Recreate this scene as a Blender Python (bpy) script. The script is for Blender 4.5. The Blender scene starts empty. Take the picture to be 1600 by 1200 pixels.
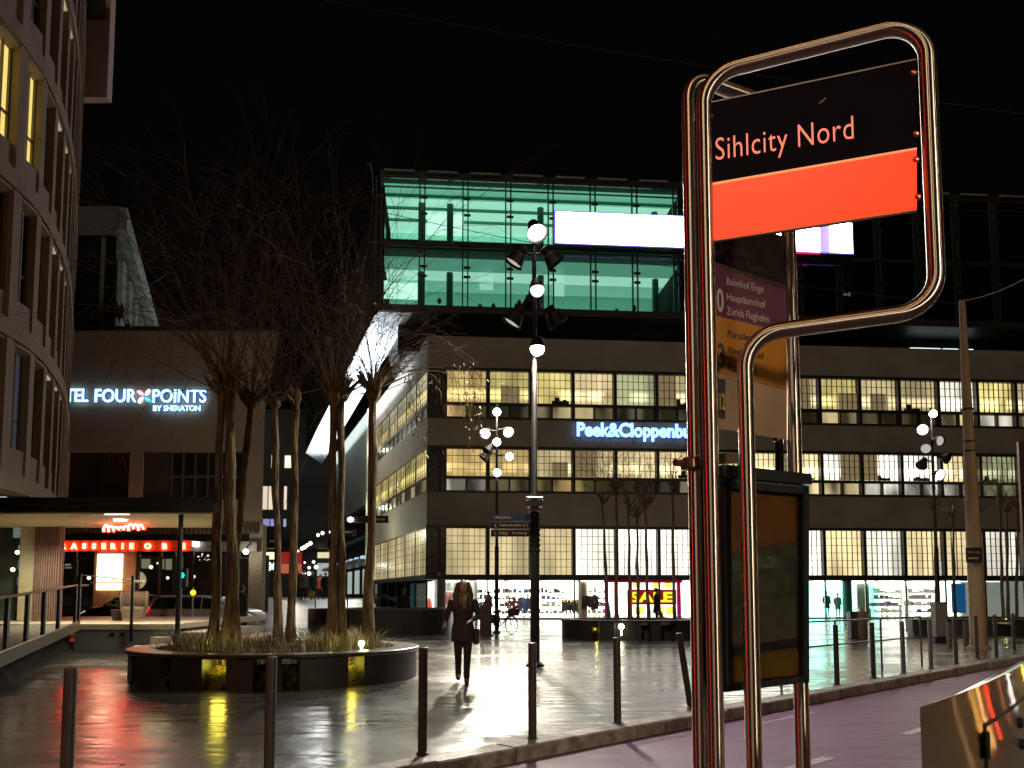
import bpy, math, random
from mathutils import Vector, Matrix, noise
R = math.radians
random.seed(7)
scene = bpy.context.scene
col = scene.collection

# ------------------------------------------------------------------ camera, world, exposure
PITCH, HC, FPX, CX, CY = R(4.6), 1.5, 1300.0, 800.0, 825.0     # photo pixels (1600x1200)
cd = bpy.data.cameras.new("camera"); cam = bpy.data.objects.new("camera", cd); col.objects.link(cam)
cd.sensor_width = 36; cd.lens = FPX / 1600 * 36; cd.shift_y = (CY - 600) / 1600
cd.clip_start = 0.05; cd.clip_end = 2000
cam.location = (0, 0, HC); cam.rotation_euler = (R(90) + PITCH, 0, 0)
scene.camera = cam

SUN_EL, SUN_AZ = R(32), R(200)
w = bpy.data.worlds.new("World"); scene.world = w; w.use_nodes = True
nt = w.node_tree; bg = nt.nodes["Background"]
sky = nt.nodes.new("ShaderNodeTexSky"); sky.sky_type = 'NISHITA'; sky.sun_disc = False
sky.sun_elevation = R(-9); sky.sun_rotation = SUN_AZ
bg.inputs[1].default_value = 0.05
nt.links.new(sky.outputs[0], bg.inputs[0])
bg2 = nt.nodes.new("ShaderNodeBackground"); bg2.inputs[0].default_value = (1.0, .78, .72, 1); bg2.inputs[1].default_value = 0.0013
ad = nt.nodes.new("ShaderNodeAddShader")
nt.links.new(bg.outputs[0], ad.inputs[0]); nt.links.new(bg2.outputs[0], ad.inputs[1])
nt.links.new(ad.outputs[0], nt.nodes["World Output"].inputs[0])

sd = bpy.data.lights.new("fill_sun", 'SUN'); sd.energy = 0.17; sd.angle = R(5); sd.color = (1, .82, .62)  # added directional fill from behind the viewer for the facades
sun = bpy.data.objects.new("fill_sun", sd); col.objects.link(sun)
sun.rotation_euler = (R(58), 0, R(-18))

vs = scene.view_settings
scene.display_settings.display_device = 'sRGB'
vs.view_transform = 'Standard'; vs.look = 'None'; vs.exposure = 0; vs.gamma = 1; vs.use_curve_mapping = False
scene.cycles.use_denoising = True
scene.cycles.max_bounces = 6; scene.cycles.diffuse_bounces = 2; scene.cycles.glossy_bounces = 4
scene.cycles.transparent_max_bounces = 12; scene.cycles.sample_clamp_indirect = 6
scene.cycles.caustics_reflective = False; scene.cycles.caustics_refractive = False

def lamp(name, kind, loc, energy, color, size=.1, target=None, blend=.5, angle=120, size_y=None):
    d = bpy.data.lights.new(name, kind); d.energy = energy; d.color = color
    if kind == 'AREA':
        d.size = size
        if size_y: d.shape = 'RECTANGLE'; d.size_y = size_y
    else: d.shadow_soft_size = size
    if kind == 'SPOT': d.spot_size = R(angle); d.spot_blend = blend
    o = bpy.data.objects.new(name, d); col.objects.link(o); o.location = loc
    if target is not None:
        o.rotation_euler = (Vector(target) - Vector(loc)).to_track_quat('-Z', 'Y').to_euler()
    return o

# ------------------------------------------------------------------ pixel -> world helpers
def ray(px, py):
    x = (px - CX) / FPX; u = -(py - CY) / FPX
    return Vector((x, math.cos(PITCH) - u * math.sin(PITCH), math.sin(PITCH) + u * math.cos(PITCH)))
def P(px, py, Y):                       # the point of that pixel at depth Y
    d = ray(px, py); return Vector((0, 0, HC)) + d * (Y / d.y)
def G(px, py, z=0.0):                   # ... on the ground
    d = ray(px, py); return Vector((0, 0, HC)) + d * ((z - HC) / d.z)
def onplane(px, py, A, B):              # ... on the vertical plane through plan points A, B
    d = ray(px, py); ex, ey = B[0] - A[0], B[1] - A[1]
    t = (A[0] * ey - A[1] * ex) / (d.x * ey - d.y * ex)
    return Vector((0, 0, HC)) + d * t
def zat(py, Y, px=800): return P(px, py, Y).z

# ------------------------------------------------------------------ materials
MATS = {}
def mat(name, c, rough=.6, metal=0.0, var=.18, scale=6.0, bump=0.0, bscale=None, emit=None, es=0.0, aniso=0.0, spec=.5, stretch=(1, 1, 1), alpha=1.0, bdist=.02):
    if name in MATS: return MATS[name]
    m = bpy.data.materials.new(name); m.use_nodes = True; n = m.node_tree.nodes; l = m.node_tree.links
    b = n["Principled BSDF"]
    b.inputs["Roughness"].default_value = rough; b.inputs["Metallic"].default_value = metal
    b.inputs["Specular IOR Level"].default_value = spec
    tc = n.new("ShaderNodeTexCoord"); mp = n.new("ShaderNodeMapping"); mp.inputs["Scale"].default_value = stretch
    l.new(tc.outputs["Object"], mp.inputs[0])
    nz = n.new("ShaderNodeTexNoise"); nz.inputs["Scale"].default_value = scale; nz.inputs["Detail"].default_value = 6
    l.new(mp.outputs[0], nz.inputs[0])
    rp = n.new("ShaderNodeMapRange"); rp.inputs[1].default_value = .3; rp.inputs[2].default_value = .7
    rp.inputs[3].default_value = 1 - var; rp.inputs[4].default_value = 1 + var
    l.new(nz.outputs[0], rp.inputs[0])
    mx = n.new("ShaderNodeVectorMath"); mx.operation = 'SCALE'; mx.inputs[0].default_value = c[:3]
    l.new(rp.outputs[0], mx.inputs["Scale"]); l.new(mx.outputs[0], b.inputs["Base Color"])
    if bump:
        nb = n.new("ShaderNodeTexNoise"); nb.inputs["Scale"].default_value = bscale or scale * 4; nb.inputs["Detail"].default_value = 5
        l.new(mp.outputs[0], nb.inputs[0])
        bp = n.new("ShaderNodeBump"); bp.inputs["Strength"].default_value = bump; bp.inputs["Distance"].default_value = bdist
        l.new(nb.outputs[0], bp.inputs["Height"]); l.new(bp.outputs[0], b.inputs["Normal"])
    if emit:
        b.inputs["Emission Color"].default_value = (*emit, 1); b.inputs["Emission Strength"].default_value = es
    if aniso:
        b.inputs["Anisotropic"].default_value = aniso
    MATS[name] = m; return m

def glow(name, c, s, base=(.02, .02, .02)):
    return mat(name, base, rough=.3, var=0, emit=c, es=s)

def glass(name, tint=(.9, .95, .93), gloss=.12):
    if name in MATS: return MATS[name]
    m = bpy.data.materials.new(name); m.use_nodes = True; n = m.node_tree.nodes; l = m.node_tree.links
    n.remove(n["Principled BSDF"])
    t = n.new("ShaderNodeBsdfTransparent"); t.inputs[0].default_value = (*tint, 1)
    g = n.new("ShaderNodeBsdfGlossy"); g.inputs["Roughness"].default_value = .04
    fr = n.new("ShaderNodeFresnel"); fr.inputs[0].default_value = 1.5
    ma = n.new("ShaderNodeMath"); ma.operation = 'MULTIPLY_ADD'; ma.inputs[1].default_value = .8; ma.inputs[2].default_value = gloss * .3
    ms = n.new("ShaderNodeMixShader"); l.new(fr.outputs[0], ma.inputs[0]); l.new(ma.outputs[0], ms.inputs[0])
    l.new(t.outputs[0], ms.inputs[1]); l.new(g.outputs[0], ms.inputs[2]); l.new(ms.outputs[0], n["Material Output"].inputs[0])
    MATS[name] = m; return m

def lit_window_mat(name, zs, zw, nscale=1.2, lo=.35, hi=1.0, strip=1.6):
    """a lit room seen through obscured glass: the object's colour, patchy, with a row of tube lamps at height zs"""
    m = bpy.data.materials.new(name); m.use_nodes = True; n = m.node_tree.nodes; l = m.node_tree.links
    b = n["Principled BSDF"]; b.inputs["Base Color"].default_value = (.03, .03, .025, 1); b.inputs["Roughness"].default_value = .25
    oi = n.new("ShaderNodeObjectInfo"); tc = n.new("ShaderNodeTexCoord")
    sp = n.new("ShaderNodeSeparateXYZ"); l.new(tc.outputs["Object"], sp.inputs[0])
    off = n.new("ShaderNodeVectorMath"); off.operation = 'MULTIPLY_ADD'; off.inputs[1].default_value = (37, 17, 29)
    cb = n.new("ShaderNodeCombineXYZ")
    for i in range(3): l.new(oi.outputs["Random"], cb.inputs[i])
    l.new(cb.outputs[0], off.inputs[0]); l.new(tc.outputs["Object"], off.inputs[2])
    mpx = n.new("ShaderNodeMapping"); mpx.inputs["Scale"].default_value = (1, 1, .25); l.new(off.outputs[0], mpx.inputs[0])
    nz = n.new("ShaderNodeTexNoise"); nz.inputs["Scale"].default_value = nscale; nz.inputs["Detail"].default_value = 1
    l.new(mpx.outputs[0], nz.inputs[0])
    mr = n.new("ShaderNodeMapRange"); mr.inputs[1].default_value = .35; mr.inputs[2].default_value = .65; mr.inputs[3].default_value = lo; mr.inputs[4].default_value = hi
    l.new(nz.outputs[0], mr.inputs[0])
    # strip lamp band
    sb = n.new("ShaderNodeMath"); sb.operation = 'SUBTRACT'; sb.inputs[1].default_value = zs; l.new(sp.outputs[2], sb.inputs[0])
    ab = n.new("ShaderNodeMath"); ab.operation = 'ABSOLUTE'; l.new(sb.outputs[0], ab.inputs[0])
    st = n.new("ShaderNodeMapRange"); st.interpolation_type = 'SMOOTHSTEP'
    st.inputs[1].default_value = zw * .35; st.inputs[2].default_value = zw; st.inputs[3].default_value = strip; st.inputs[4].default_value = 0
    l.new(ab.outputs[0], st.inputs[0])
    n2 = n.new("ShaderNodeTexNoise"); n2.inputs["Scale"].default_value = 1.1; n2.inputs["Detail"].default_value = 0; l.new(mpx.outputs[0], n2.inputs[0])
    m2 = n.new("ShaderNodeMapRange"); m2.inputs[1].default_value = .30; m2.inputs[2].default_value = .52; l.new(n2.outputs[0], m2.inputs[0])
    mm = n.new("ShaderNodeMath"); mm.operation = 'MULTIPLY'; l.new(st.outputs[0], mm.inputs[0]); l.new(m2.outputs[0], mm.inputs[1])
    ads = n.new("ShaderNodeMath"); ads.operation = 'ADD'; l.new(mr.outputs[0], ads.inputs[0]); l.new(mm.outputs[0], ads.inputs[1])
    l.new(oi.outputs["Color"], b.inputs["Emission Color"]); l.new(ads.outputs[0], b.inputs["Emission Strength"])
    MATS[name] = m; return m

def wet_mat(name, base, r0, r1, bump, scale=.5, base2=None, bricks=False, film=1.0):
    """wet stone: puddled gloss that changes from patch to patch, fine grain bump"""
    m = bpy.data.materials.new(name); m.use_nodes = True; n = m.node_tree.nodes; l = m.node_tree.links
    b = n["Principled BSDF"]; tc = n.new("ShaderNodeTexCoord")
    b.inputs["IOR"].default_value = 1.45
    nz = n.new("ShaderNodeTexNoise"); nz.inputs["Scale"].default_value = scale; nz.inputs["Detail"].default_value = 9; nz.inputs["Roughness"].default_value = .62
    l.new(tc.outputs["Object"], nz.inputs[0])
    mr = n.new("ShaderNodeMapRange"); mr.inputs[1].default_value = .36; mr.inputs[2].default_value = .64; mr.inputs[3].default_value = r0; mr.inputs[4].default_value = r1
    l.new(nz.outputs[0], mr.inputs[0]); l.new(mr.outputs[0], b.inputs["Coat Roughness"])
    b.inputs["Roughness"].default_value = .36 if film > .9 else .55; b.inputs["Coat Weight"].default_value = film; b.inputs["Coat IOR"].default_value = 1.5
    n1 = n.new("ShaderNodeTexNoise"); n1.inputs["Scale"].default_value = 3.1; n1.inputs["Detail"].default_value = 8
    l.new(tc.outputs["Object"], n1.inputs[0])
    mix = n.new("ShaderNodeMix"); mix.data_type = 'RGBA'; mix.inputs[6].default_value = (*base, 1)
    mix.inputs[7].default_value = (*(base2 or tuple(x * .55 for x in base)), 1)
    l.new(n1.outputs[0], mix.inputs[0])
    nb = n.new("ShaderNodeTexNoise"); nb.inputs["Scale"].default_value = 45; nb.inputs["Detail"].default_value = 3
    l.new(tc.outputs["Object"], nb.inputs[0])
    nw = n.new("ShaderNodeTexNoise"); nw.inputs["Scale"].default_value = 1.6; nw.inputs["Detail"].default_value = 4
    mpw = n.new("ShaderNodeMapping"); mpw.inputs["Scale"].default_value = (.8, 1.8, 1); l.new(tc.outputs["Object"], mpw.inputs[0]); l.new(mpw.outputs[0], nw.inputs[0])
    bp = n.new("ShaderNodeBump"); bp.inputs["Strength"].default_value = bump; bp.inputs["Distance"].default_value = .004
    l.new(nb.outputs[0], bp.inputs["Height"])
    bp2 = n.new("ShaderNodeBump"); bp2.inputs["Strength"].default_value = .5; bp2.inputs["Distance"].default_value = .05
    l.new(nw.outputs[0], bp2.inputs["Height"]); l.new(bp2.outputs[0], bp.inputs["Normal"])
    last = bp
    if bricks:
        br = n.new("ShaderNodeTexBrick"); br.inputs["Scale"].default_value = 1.0
        br.inputs["Brick Width"].default_value = 1.2; br.inputs["Row Height"].default_value = .6; br.inputs["Mortar Size"].default_value = .012
        br.inputs["Color1"].default_value = (1, 1, 1, 1); br.inputs["Color2"].default_value = (.82, .82, .82, 1); br.inputs["Mortar"].default_value = (.35, .35, .35, 1)
        mpb = n.new("ShaderNodeMapping"); mpb.inputs["Rotation"].default_value = (0, 0, R(4)); l.new(tc.outputs["Object"], mpb.inputs[0]); l.new(mpb.outputs[0], br.inputs[0])
        mu = n.new("ShaderNodeMix"); mu.data_type = 'RGBA'; mu.blend_type = 'MULTIPLY'; mu.inputs[0].default_value = 1
        l.new(mix.outputs[2], mu.inputs[6]); l.new(br.outputs[0], mu.inputs[7]); l.new(mu.outputs[2], b.inputs["Base Color"])
        bp3 = n.new("ShaderNodeBump"); bp3.inputs["Strength"].default_value = .9; bp3.inputs["Distance"].default_value = .004
        l.new(br.outputs[0], bp3.inputs["Height"]); l.new(bp.outputs[0], bp3.inputs["Normal"]); last = bp3
    else:
        l.new(mix.outputs[2], b.inputs["Base Color"])
    l.new(last.outputs[0], b.inputs["Normal"]); l.new(last.outputs[0], b.inputs["Coat Normal"])
    MATS[name] = m; return m

# ------------------------------------------------------------------ mesh builder
class MB:
    def __init__(s): s.v = []; s.f = []; s.M = None
    def add(s, vs, fs):
        o = len(s.v)
        if s.M is not None: vs = [s.M @ Vector(v) for v in vs]
        s.v.extend([tuple(v) for v in vs]); s.f.extend([tuple(i + o for i in f) for f in fs]); return s
    def box(s, x0, x1, y0, y1, z0, z1):
        v = [(x0,y0,z0),(x1,y0,z0),(x1,y1,z0),(x0,y1,z0),(x0,y0,z1),(x1,y0,z1),(x1,y1,z1),(x0,y1,z1)]
        return s.add(v, [(3,2,1,0),(4,5,6,7),(0,1,5,4),(1,2,6,5),(2,3,7,6),(3,0,4,7)])
    def rbox(s, x0, x1, y0, y1, z0, z1, r=.03):       # box with chamfered vertical + horizontal edges
        r = min(r, (x1-x0)/2.01, (y1-y0)/2.01, (z1-z0)/2.01)
        def ring(z, i): return [(x0+i+r,y0+i,z),(x1-i-r,y0+i,z),(x1-i,y0+i+r,z),(x1-i,y1-i-r,z),(x1-i-r,y1-i,z),(x0+i+r,y1-i,z),(x0+i,y1-i-r,z),(x0+i,y0+i+r,z)]
        rr = r * .45
        rings = [ring(z0, rr), ring(z0+r*.6, 0), ring(z1-r*.6, 0), ring(z1, rr)]
        v = [p for q in rings for p in q]; f = [tuple(range(7,-1,-1)), tuple(range(24,32))]
        for k in range(3):
            for i in range(8): j=(i+1)%8; f.append((k*8+i,k*8+j,k*8+8+j,k*8+8+i))
        return s.add(v, f)
    def quad(s, *p): return s.add(p, [tuple(range(len(p)))])
    def prism(s, poly, z0, z1):
        n = len(poly); a = sum(poly[i][0]*poly[(i+1)%n][1]-poly[(i+1)%n][0]*poly[i][1] for i in range(n))
        if a < 0: poly = poly[::-1]
        v = [(p[0],p[1],z0) for p in poly] + [(p[0],p[1],z1) for p in poly]
        return s.add(v, [tuple(range(n-1,-1,-1)), tuple(range(n,2*n))] + [(i,(i+1)%n,n+(i+1)%n,n+i) for i in range(n)])
    def slab(s, pts, nrm):                            # thick polygon: 3-D outline pushed along nrm
        n = len(pts); nrm = Vector(nrm); v = [Vector(p) for p in pts] + [Vector(p)+nrm for p in pts]
        return s.add(v, [tuple(range(n-1,-1,-1)), tuple(range(n,2*n))] + [(i,(i+1)%n,n+(i+1)%n,n+i) for i in range(n)])
    def tube(s, pts, rads, n=8, cap=True, sq=1.0):
        pts = [Vector(p) for p in pts]; m = len(pts)
        if not hasattr(rads, '__len__'): rads = [rads]*m
        t0 = (pts[1]-pts[0]).normalized(); up = Vector((0,0,1)) if abs(t0.z) < .9 else Vector((0,1,0))
        a = t0.cross(up).normalized(); V = []; F = []
        for i in range(m):
            t = (pts[min(i+1,m-1)]-pts[max(i-1,0)])
            t = t.normalized() if t.length > 1e-9 else t0
            a = a - t*a.dot(t)
            a = a.normalized() if a.length > 1e-6 else t.orthogonal().normalized()
            b = t.cross(a)
            for k in range(n):
                th = 2*math.pi*k/n; V.append(pts[i] + (a*math.cos(th) + b*math.sin(th)*sq)*rads[i])
        for i in range(m-1):
            for k in range(n): j=(k+1)%n; F.append((i*n+k,i*n+j,(i+1)*n+j,(i+1)*n+k))
        if cap: F += [tuple(range(n-1,-1,-1)), tuple(range((m-1)*n, m*n))]
        return s.add(V, F)
    def lathe(s, prof, c=(0,0,0), n=20, axis=None):   # prof: (radius, height) from bottom to top
        V = []; F = []; m = len(prof); c = Vector(c)
        Q = Matrix.Identity(3) if axis is None else Vector(axis).to_track_quat('Z','Y').to_matrix()
        for r, h in prof:
            for k in range(n): th = 2*math.pi*k/n; V.append(c + Q @ Vector((r*math.cos(th), r*math.sin(th), h)))
        for i in range(m-1):
            for k in range(n): j=(k+1)%n; F.append((i*n+k,i*n+j,(i+1)*n+j,(i+1)*n+k))
        F += [tuple(range(n-1,-1,-1)), tuple(range((m-1)*n, m*n))]
        return s.add(V, F)
    def ball(s, c, r, n=12, m=8):
        if not hasattr(r,'__len__'): r=(r,r,r)
        V = [(c[0],c[1],c[2]-r[2])]; F = []
        for i in range(1,m):
            ph = math.pi*i/m - math.pi/2
            for k in range(n): th=2*math.pi*k/n; V.append((c[0]+r[0]*math.cos(ph)*math.cos(th), c[1]+r[1]*math.cos(ph)*math.sin(th), c[2]+r[2]*math.sin(ph)))
        V.append((c[0],c[1],c[2]+r[2])); top=len(V)-1
        for k in range(n):
            j=(k+1)%n; F.append((0,1+j,1+k)); F.append((top,(m-2)*n+1+k,(m-2)*n+1+j))
        for i in range(m-2):
            for k in range(n): j=(k+1)%n; F.append((1+i*n+k,1+i*n+j,1+(i+1)*n+j,1+(i+1)*n+k))
        return s.add(V, F)
    def loft(s, rings, cap=True):
        n=len(rings[0]); V=[p for r in rings for p in r]; F=[]
        for i in range(len(rings)-1):
            for k in range(n): j=(k+1)%n; F.append((i*n+k,i*n+j,(i+1)*n+j,(i+1)*n+k))
        if cap: F += [tuple(range(n-1,-1,-1)), tuple(range((len(rings)-1)*n, len(rings)*n))]
        return s.add(V, F)
    def ell(s, secs, n=16):                           # stack of ellipses (cx, cy, z, rx, ry)
        return s.loft([[(cx+rx*math.cos(2*math.pi*k/n), cy+ry*math.sin(2*math.pi*k/n), z) for k in range(n)] for cx,cy,z,rx,ry in secs])
    def mesh(s, name):
        me = bpy.data.meshes.new(name); me.from_pydata(s.v, [], s.f); me.update(); return me
    def build(s, name, m, parent=None, smooth=False, loc=None, rot=None, voxel=None, label=None, sub=0):
        me = s.mesh(name)
        if voxel:
            t = bpy.data.objects.new("tmp", me); col.objects.link(t)
            md = t.modifiers.new("r", 'REMESH'); md.mode = 'VOXEL'; md.voxel_size = voxel
            sm = t.modifiers.new("s", 'SMOOTH'); sm.iterations = 2; sm.factor = .5
            dg = bpy.context.evaluated_depsgraph_get(); me2 = bpy.data.meshes.new_from_object(t.evaluated_get(dg))
            bpy.data.objects.remove(t); bpy.data.meshes.remove(me); me = me2; me.name = name; smooth = True
        if m is not None:
            me.materials.clear(); me.materials.append(m)
        if smooth:
            me.shade_smooth() if smooth is True else None
            if smooth == 'auto': me.shade_smooth(); me.set_sharp_from_angle(angle=R(40))
        o = bpy.data.objects.new(name, me); col.objects.link(o)
        if parent is not None: o.parent = parent
        if loc is not None: o.location = loc
        if rot is not None: o.rotation_euler = rot
        if label: o["label"] = label
        return o

def thing(name, label, cat, loc=(0,0,0), rz=0.0, group=None, kind=None):
    o = bpy.data.objects.new(name, None); col.objects.link(o); o.empty_display_size = .2
    o.location = loc; o.rotation_euler = (0,0,rz); return tag(o, label, cat, group, kind)
def tag(o, label, cat, group=None, kind=None):
    if label: o["label"] = label
    if cat: o["category"] = cat
    if group: o["group"] = group
    if kind: o["kind"] = kind
    return o
def struct(o, label=None):
    o["kind"] = "structure"
    if label: o["label"] = label
    return o
def dup(root, loc, rz=None, label=None):
    r = root.copy(); col.objects.link(r); r.location = loc
    if rz is not None: r.rotation_euler = (0,0,rz)
    if label: r["label"] = label
    for ch in root.children:
        c = ch.copy(); col.objects.link(c); c.parent = r
        for g in ch.children:
            d = g.copy(); col.objects.link(d); d.parent = c
    return r
def frame_m(o, xdir, ydir):                           # matrix: local x -> xdir, local y -> ydir, z = x cross y
    x = Vector(xdir).normalized(); y = Vector(ydir); y = (y - x*y.dot(x)).normalized(); z = x.cross(y)
    M = Matrix.Identity(4)
    for i in range(3): M[i][0]=x[i]; M[i][1]=y[i]; M[i][2]=z[i]; M[i][3]=o[i]
    return M
def text(name, body, m, parent, M, width=None, height=None, ext=.01, bold=0.0, align='L', spacing=1.0, label=None):
    cu = bpy.data.curves.new("t", 'FONT'); cu.body = body; cu.size = 1; cu.extrude = 0; cu.offset = bold; cu.space_character = spacing
    cu.resolution_u = 4
    t = bpy.data.objects.new("t", cu); col.objects.link(t)
    dg = bpy.context.evaluated_depsgraph_get(); me = bpy.data.meshes.new_from_object(t.evaluated_get(dg))
    bpy.data.objects.remove(t); bpy.data.curves.remove(cu)
    xs = [v.co.x for v in me.vertices]; ys = [v.co.y for v in me.vertices]
    x0,x1,y0,y1 = min(xs),max(xs),min(ys),max(ys)
    sx = width/(x1-x0) if width else None; sy = height/(y1-y0) if height else None
    sx = sx or sy; sy = sy or sx
    dx = {'L': x0, 'C': (x0+x1)/2, 'R': x1}[align]
    n0 = len(me.vertices)
    V = [M @ Vector(((v.co.x-dx)*sx, (v.co.y-y0)*sy, ext)) for v in me.vertices]
    V += [M @ Vector(((v.co.x-dx)*sx, (v.co.y-y0)*sy, 0)) for v in me.vertices]
    F = [tuple(p.vertices) for p in me.polygons]
    cnt = {}
    for p in me.polygons:
        vv = list(p.vertices)
        for i in range(len(vv)):
            e=(vv[i],vv[(i+1)%len(vv)]); cnt[tuple(sorted(e))]=cnt.get(tuple(sorted(e)),[])+[e]
    for es in cnt.values():
        if len(es)==1: a,b=es[0]; F.append((b,a,a+n0,b+n0))
    me2 = bpy.data.meshes.new(name); me2.from_pydata(V, [], F); me2.update(); me2.materials.append(m)
    bpy.data.meshes.remove(me)
    o = bpy.data.objects.new(name, me2); col.objects.link(o)
    if parent is not None: o.parent = parent
    if label: o["label"] = label
    return o
def fillet(pts, r, n=8):
    pts = [Vector(p) for p in pts]; out = [pts[0]]
    for i in range(1, len(pts)-1):
        a=(pts[i-1]-pts[i]).normalized(); b=(pts[i+1]-pts[i]).normalized(); ang=a.angle(b)
        d=r/math.tan(ang/2); p0=pts[i]+a*d; p1=pts[i]+b*d; bis=(a+b).normalized(); c=pts[i]+bis*(r/math.sin(ang/2))
        u=p0-c; v=p1-c; th=u.angle(v)
        for k in range(n+1):
            t=k/n; out.append(c + (u*math.sin((1-t)*th)+v*math.sin(t*th))/math.sin(th))
    out.append(pts[-1]); return out

# ================================================================== THE GROUND
ku = Vector((.714, .700, 0)).normalized(); kn = Vector((ku.y, -ku.x, 0))        # along the kerb; towards the road
K0 = Vector((.2, 8.5, 0))
def kp(t, off=0.0, z=0.0): p = K0 + ku*t + kn*off; return Vector((p.x, p.y, z))
M_plaza = wet_mat("wet_plaza_stone", (.085, .077, .068), .05, .30, .35, scale=.45, base2=(.030, .027, .024), bricks=True)
M_road = wet_mat("wet_purple_lit_asphalt", (.21, .068, .155), .28, .52, .9, scale=.5, base2=(.11, .036, .082), film=.35)  # purple light cast on the road is put into its base colour
M_kerb = mat("kerb_granite", (.30, .27, .24), rough=.45, var=.6, scale=7, bump=.5)

o = MB().quad((-400,-400,-.14),(400,-400,-.14),(400,400,-.14),(-400,400,-.14)).build("road", M_road); struct(o)
far = [kp(-60,-.28), kp(150,-.28), (260,150,0), (260,260,0), (-260,260,0), (-260,-20,0)]
o = MB().add([(p[0],p[1],0) for p in far], [tuple(range(len(far)))]).build("plaza", M_plaza); struct(o)
b = MB(); t = -14.0
while t < 60:
    L = random.uniform(.92, 1.06); j = random.uniform(-.012, .012); dz = random.uniform(-.006, .006)
    q = [kp(t+.008, j), kp(t+L-.008, j+random.uniform(-.006,.006)), kp(t+L-.008, -.28), kp(t+.008, -.28)]
    q2 = [kp(t+.008, j-.02), kp(t+L-.008, j-.02), kp(t+L-.008, -.27), kp(t+.008, -.27)]
    b.loft([[(p.x,p.y,-.15) for p in q], [(p.x,p.y,-.012+dz) for p in q], [(p.x,p.y,.004+dz) for p in q2]]); t += L
o = b.build("kerb", M_kerb); struct(o)
# tram-stop island the camera stands on
isl = [kp(-30,3.6), kp(60,3.6), kp(60,9.5), kp(-30,9.5)]
o = MB().prism([(p.x,p.y) for p in isl], -.139, 0.0).build("pavement", mat("island_stone", (.09,.085,.08), rough=.4, var=.25, bump=.2)); struct(o)
M_paint = mat("worn_road_paint", (.55,.52,.48), rough=.5, var=.5, scale=14)
b = MB()
for (t0, t1, off, wd) in ((-1.0, 2.2, 2.05, .06), (4.2, 6.5, 2.05, .06), (-7, -4, 2.05, .06), (8.5, 11, 2.05, .06), (14, 17, 2.05, .06)):
    b.quad(*[(p.x,p.y,-.136) for p in (kp(t0,off-wd), kp(t0,off+wd), kp(t1,off+wd), kp(t1,off-wd))])
b.quad(*[(p.x,p.y,-.136) for p in (kp(3.6,.42), kp(3.6,.47), kp(5.2,.47), kp(5.2,.42))])
o = b.build("road_marking", M_paint); struct(o)
# the passage between the two buildings climbs a ramp to a higher court
M_path = wet_mat("passage_stone", (.13, .115, .10), .35, .6, .4, scale=.6)
o = MB().add([(-15.6,37.5,.006),(-5.6,37.5,.006),(-8.0,48,1.2),(-18.5,48,1.2),(-40,130,1.2),(-22,130,1.2)],
             [(0,1,2,3)]).add([(-18.5,48,1.2),(-8.0,48,1.2),(-24,135,1.2),(-50,135,1.2)], [(0,1,2,3)]).build("path", M_path); struct(o)

# ================================================================== THE BIG STORE (department store with glass box)
A1 = math.atan(.085); ca, sa = math.cos(A1), math.sin(A1)
C0 = Vector((-5.2, 50.5, 0))
Mf = Matrix.Rotation(A1, 4, 'Z')
dS = Vector((.338, -1, 0)).normalized()                     # side wall, towards the camera
A2 = math.atan2(dS.y, dS.x); Msd = Matrix.Rotation(A2, 4, 'Z')
def sx(px, y=0.0):                                          # position along the front of a photo column
    k = (px-800)/1300; cx0, cy0 = C0.x - sa*y, C0.y + ca*y
    return (k*cy0 - cx0)/(ca - k*sa)
def zf(py, s=4.0): return zat(py, C0.y + s*sa)
def tside(px): k=(px-800)/1300; return -( (k*C0.y - C0.x) / (dS.x - k*dS.y) ) * -1   # s along side frame (negative = farther)
S_W0 = sx(697); PIT = (sx(1542) - S_W0)/13; NB = 24; LF = 74.0
zH0, zH1 = zf(905), zf(899); z1a, z1b = zf(899), zf(824)
z2a, z2b = zf(768), zf(700); z3a, z3b = zf(653), zf(578); zT = zf(527)
z2m = zf(745); z3m = zf(630)
M_spand = mat("painted_concrete", (.32,.28,.225), rough=.75, var=.16, scale=.5, bump=.15, bscale=25)
M_dark = mat("dark_bronze_frame", (.030,.024,.018), rough=.45, var=.2)
M_black = mat("black_metal", (.012,.011,.012), rough=.35, var=.2)
M_core = mat("unlit_interior", (.02,.018,.016), rough=.9)
M_steel = mat("polished_steel", (.55,.53,.51), rough=.10, metal=1, var=.05, scale=3)
store = thing("department_store", "long beige store with rows of gridded lit windows and a green-lit glass storey on top", "building", C0)
b = MB(); b.M = Mf
for (za, zb) in ((z1b, z2a), (z2b, z3a), (z3b, zT)):
    b.box(0, LF, 0, .45, za, zb)
b.M = Msd
for (za, zb) in ((z1b, z2a), (z2b, z3a), (z3b, zT)):
    b.box(-21.0, -.02, .02, .45, za+.004, zb-.004)
b.build("wall", M_spand, store)
b = MB(); b.M = Mf; b.box(.06, LF-.1, 1.1, 30, zH1+.3, zT-.3); b.build("core", M_core, store)
# header beam above the shop windows, round the corner
b = MB(); b.M = Mf; b.box(-.05, LF, -.06, .5, zH0, zH1); b.M = Msd; b.box(-21, -.08, -.05, .5, zH0+.003, zH1-.003); b.build("header", M_dark, store)
# slim cornices on the spandrels
b = MB(); b.M = Mf
for z in (z1b, z2b, z3b): b.box(-.03, LF, -.04, -.001, z, z+.12)
for z in (z2a, z3a): b.box(-.03, LF, -.05, -.001, z-.08, z)
b.build("cornice", M_dark, store)
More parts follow.
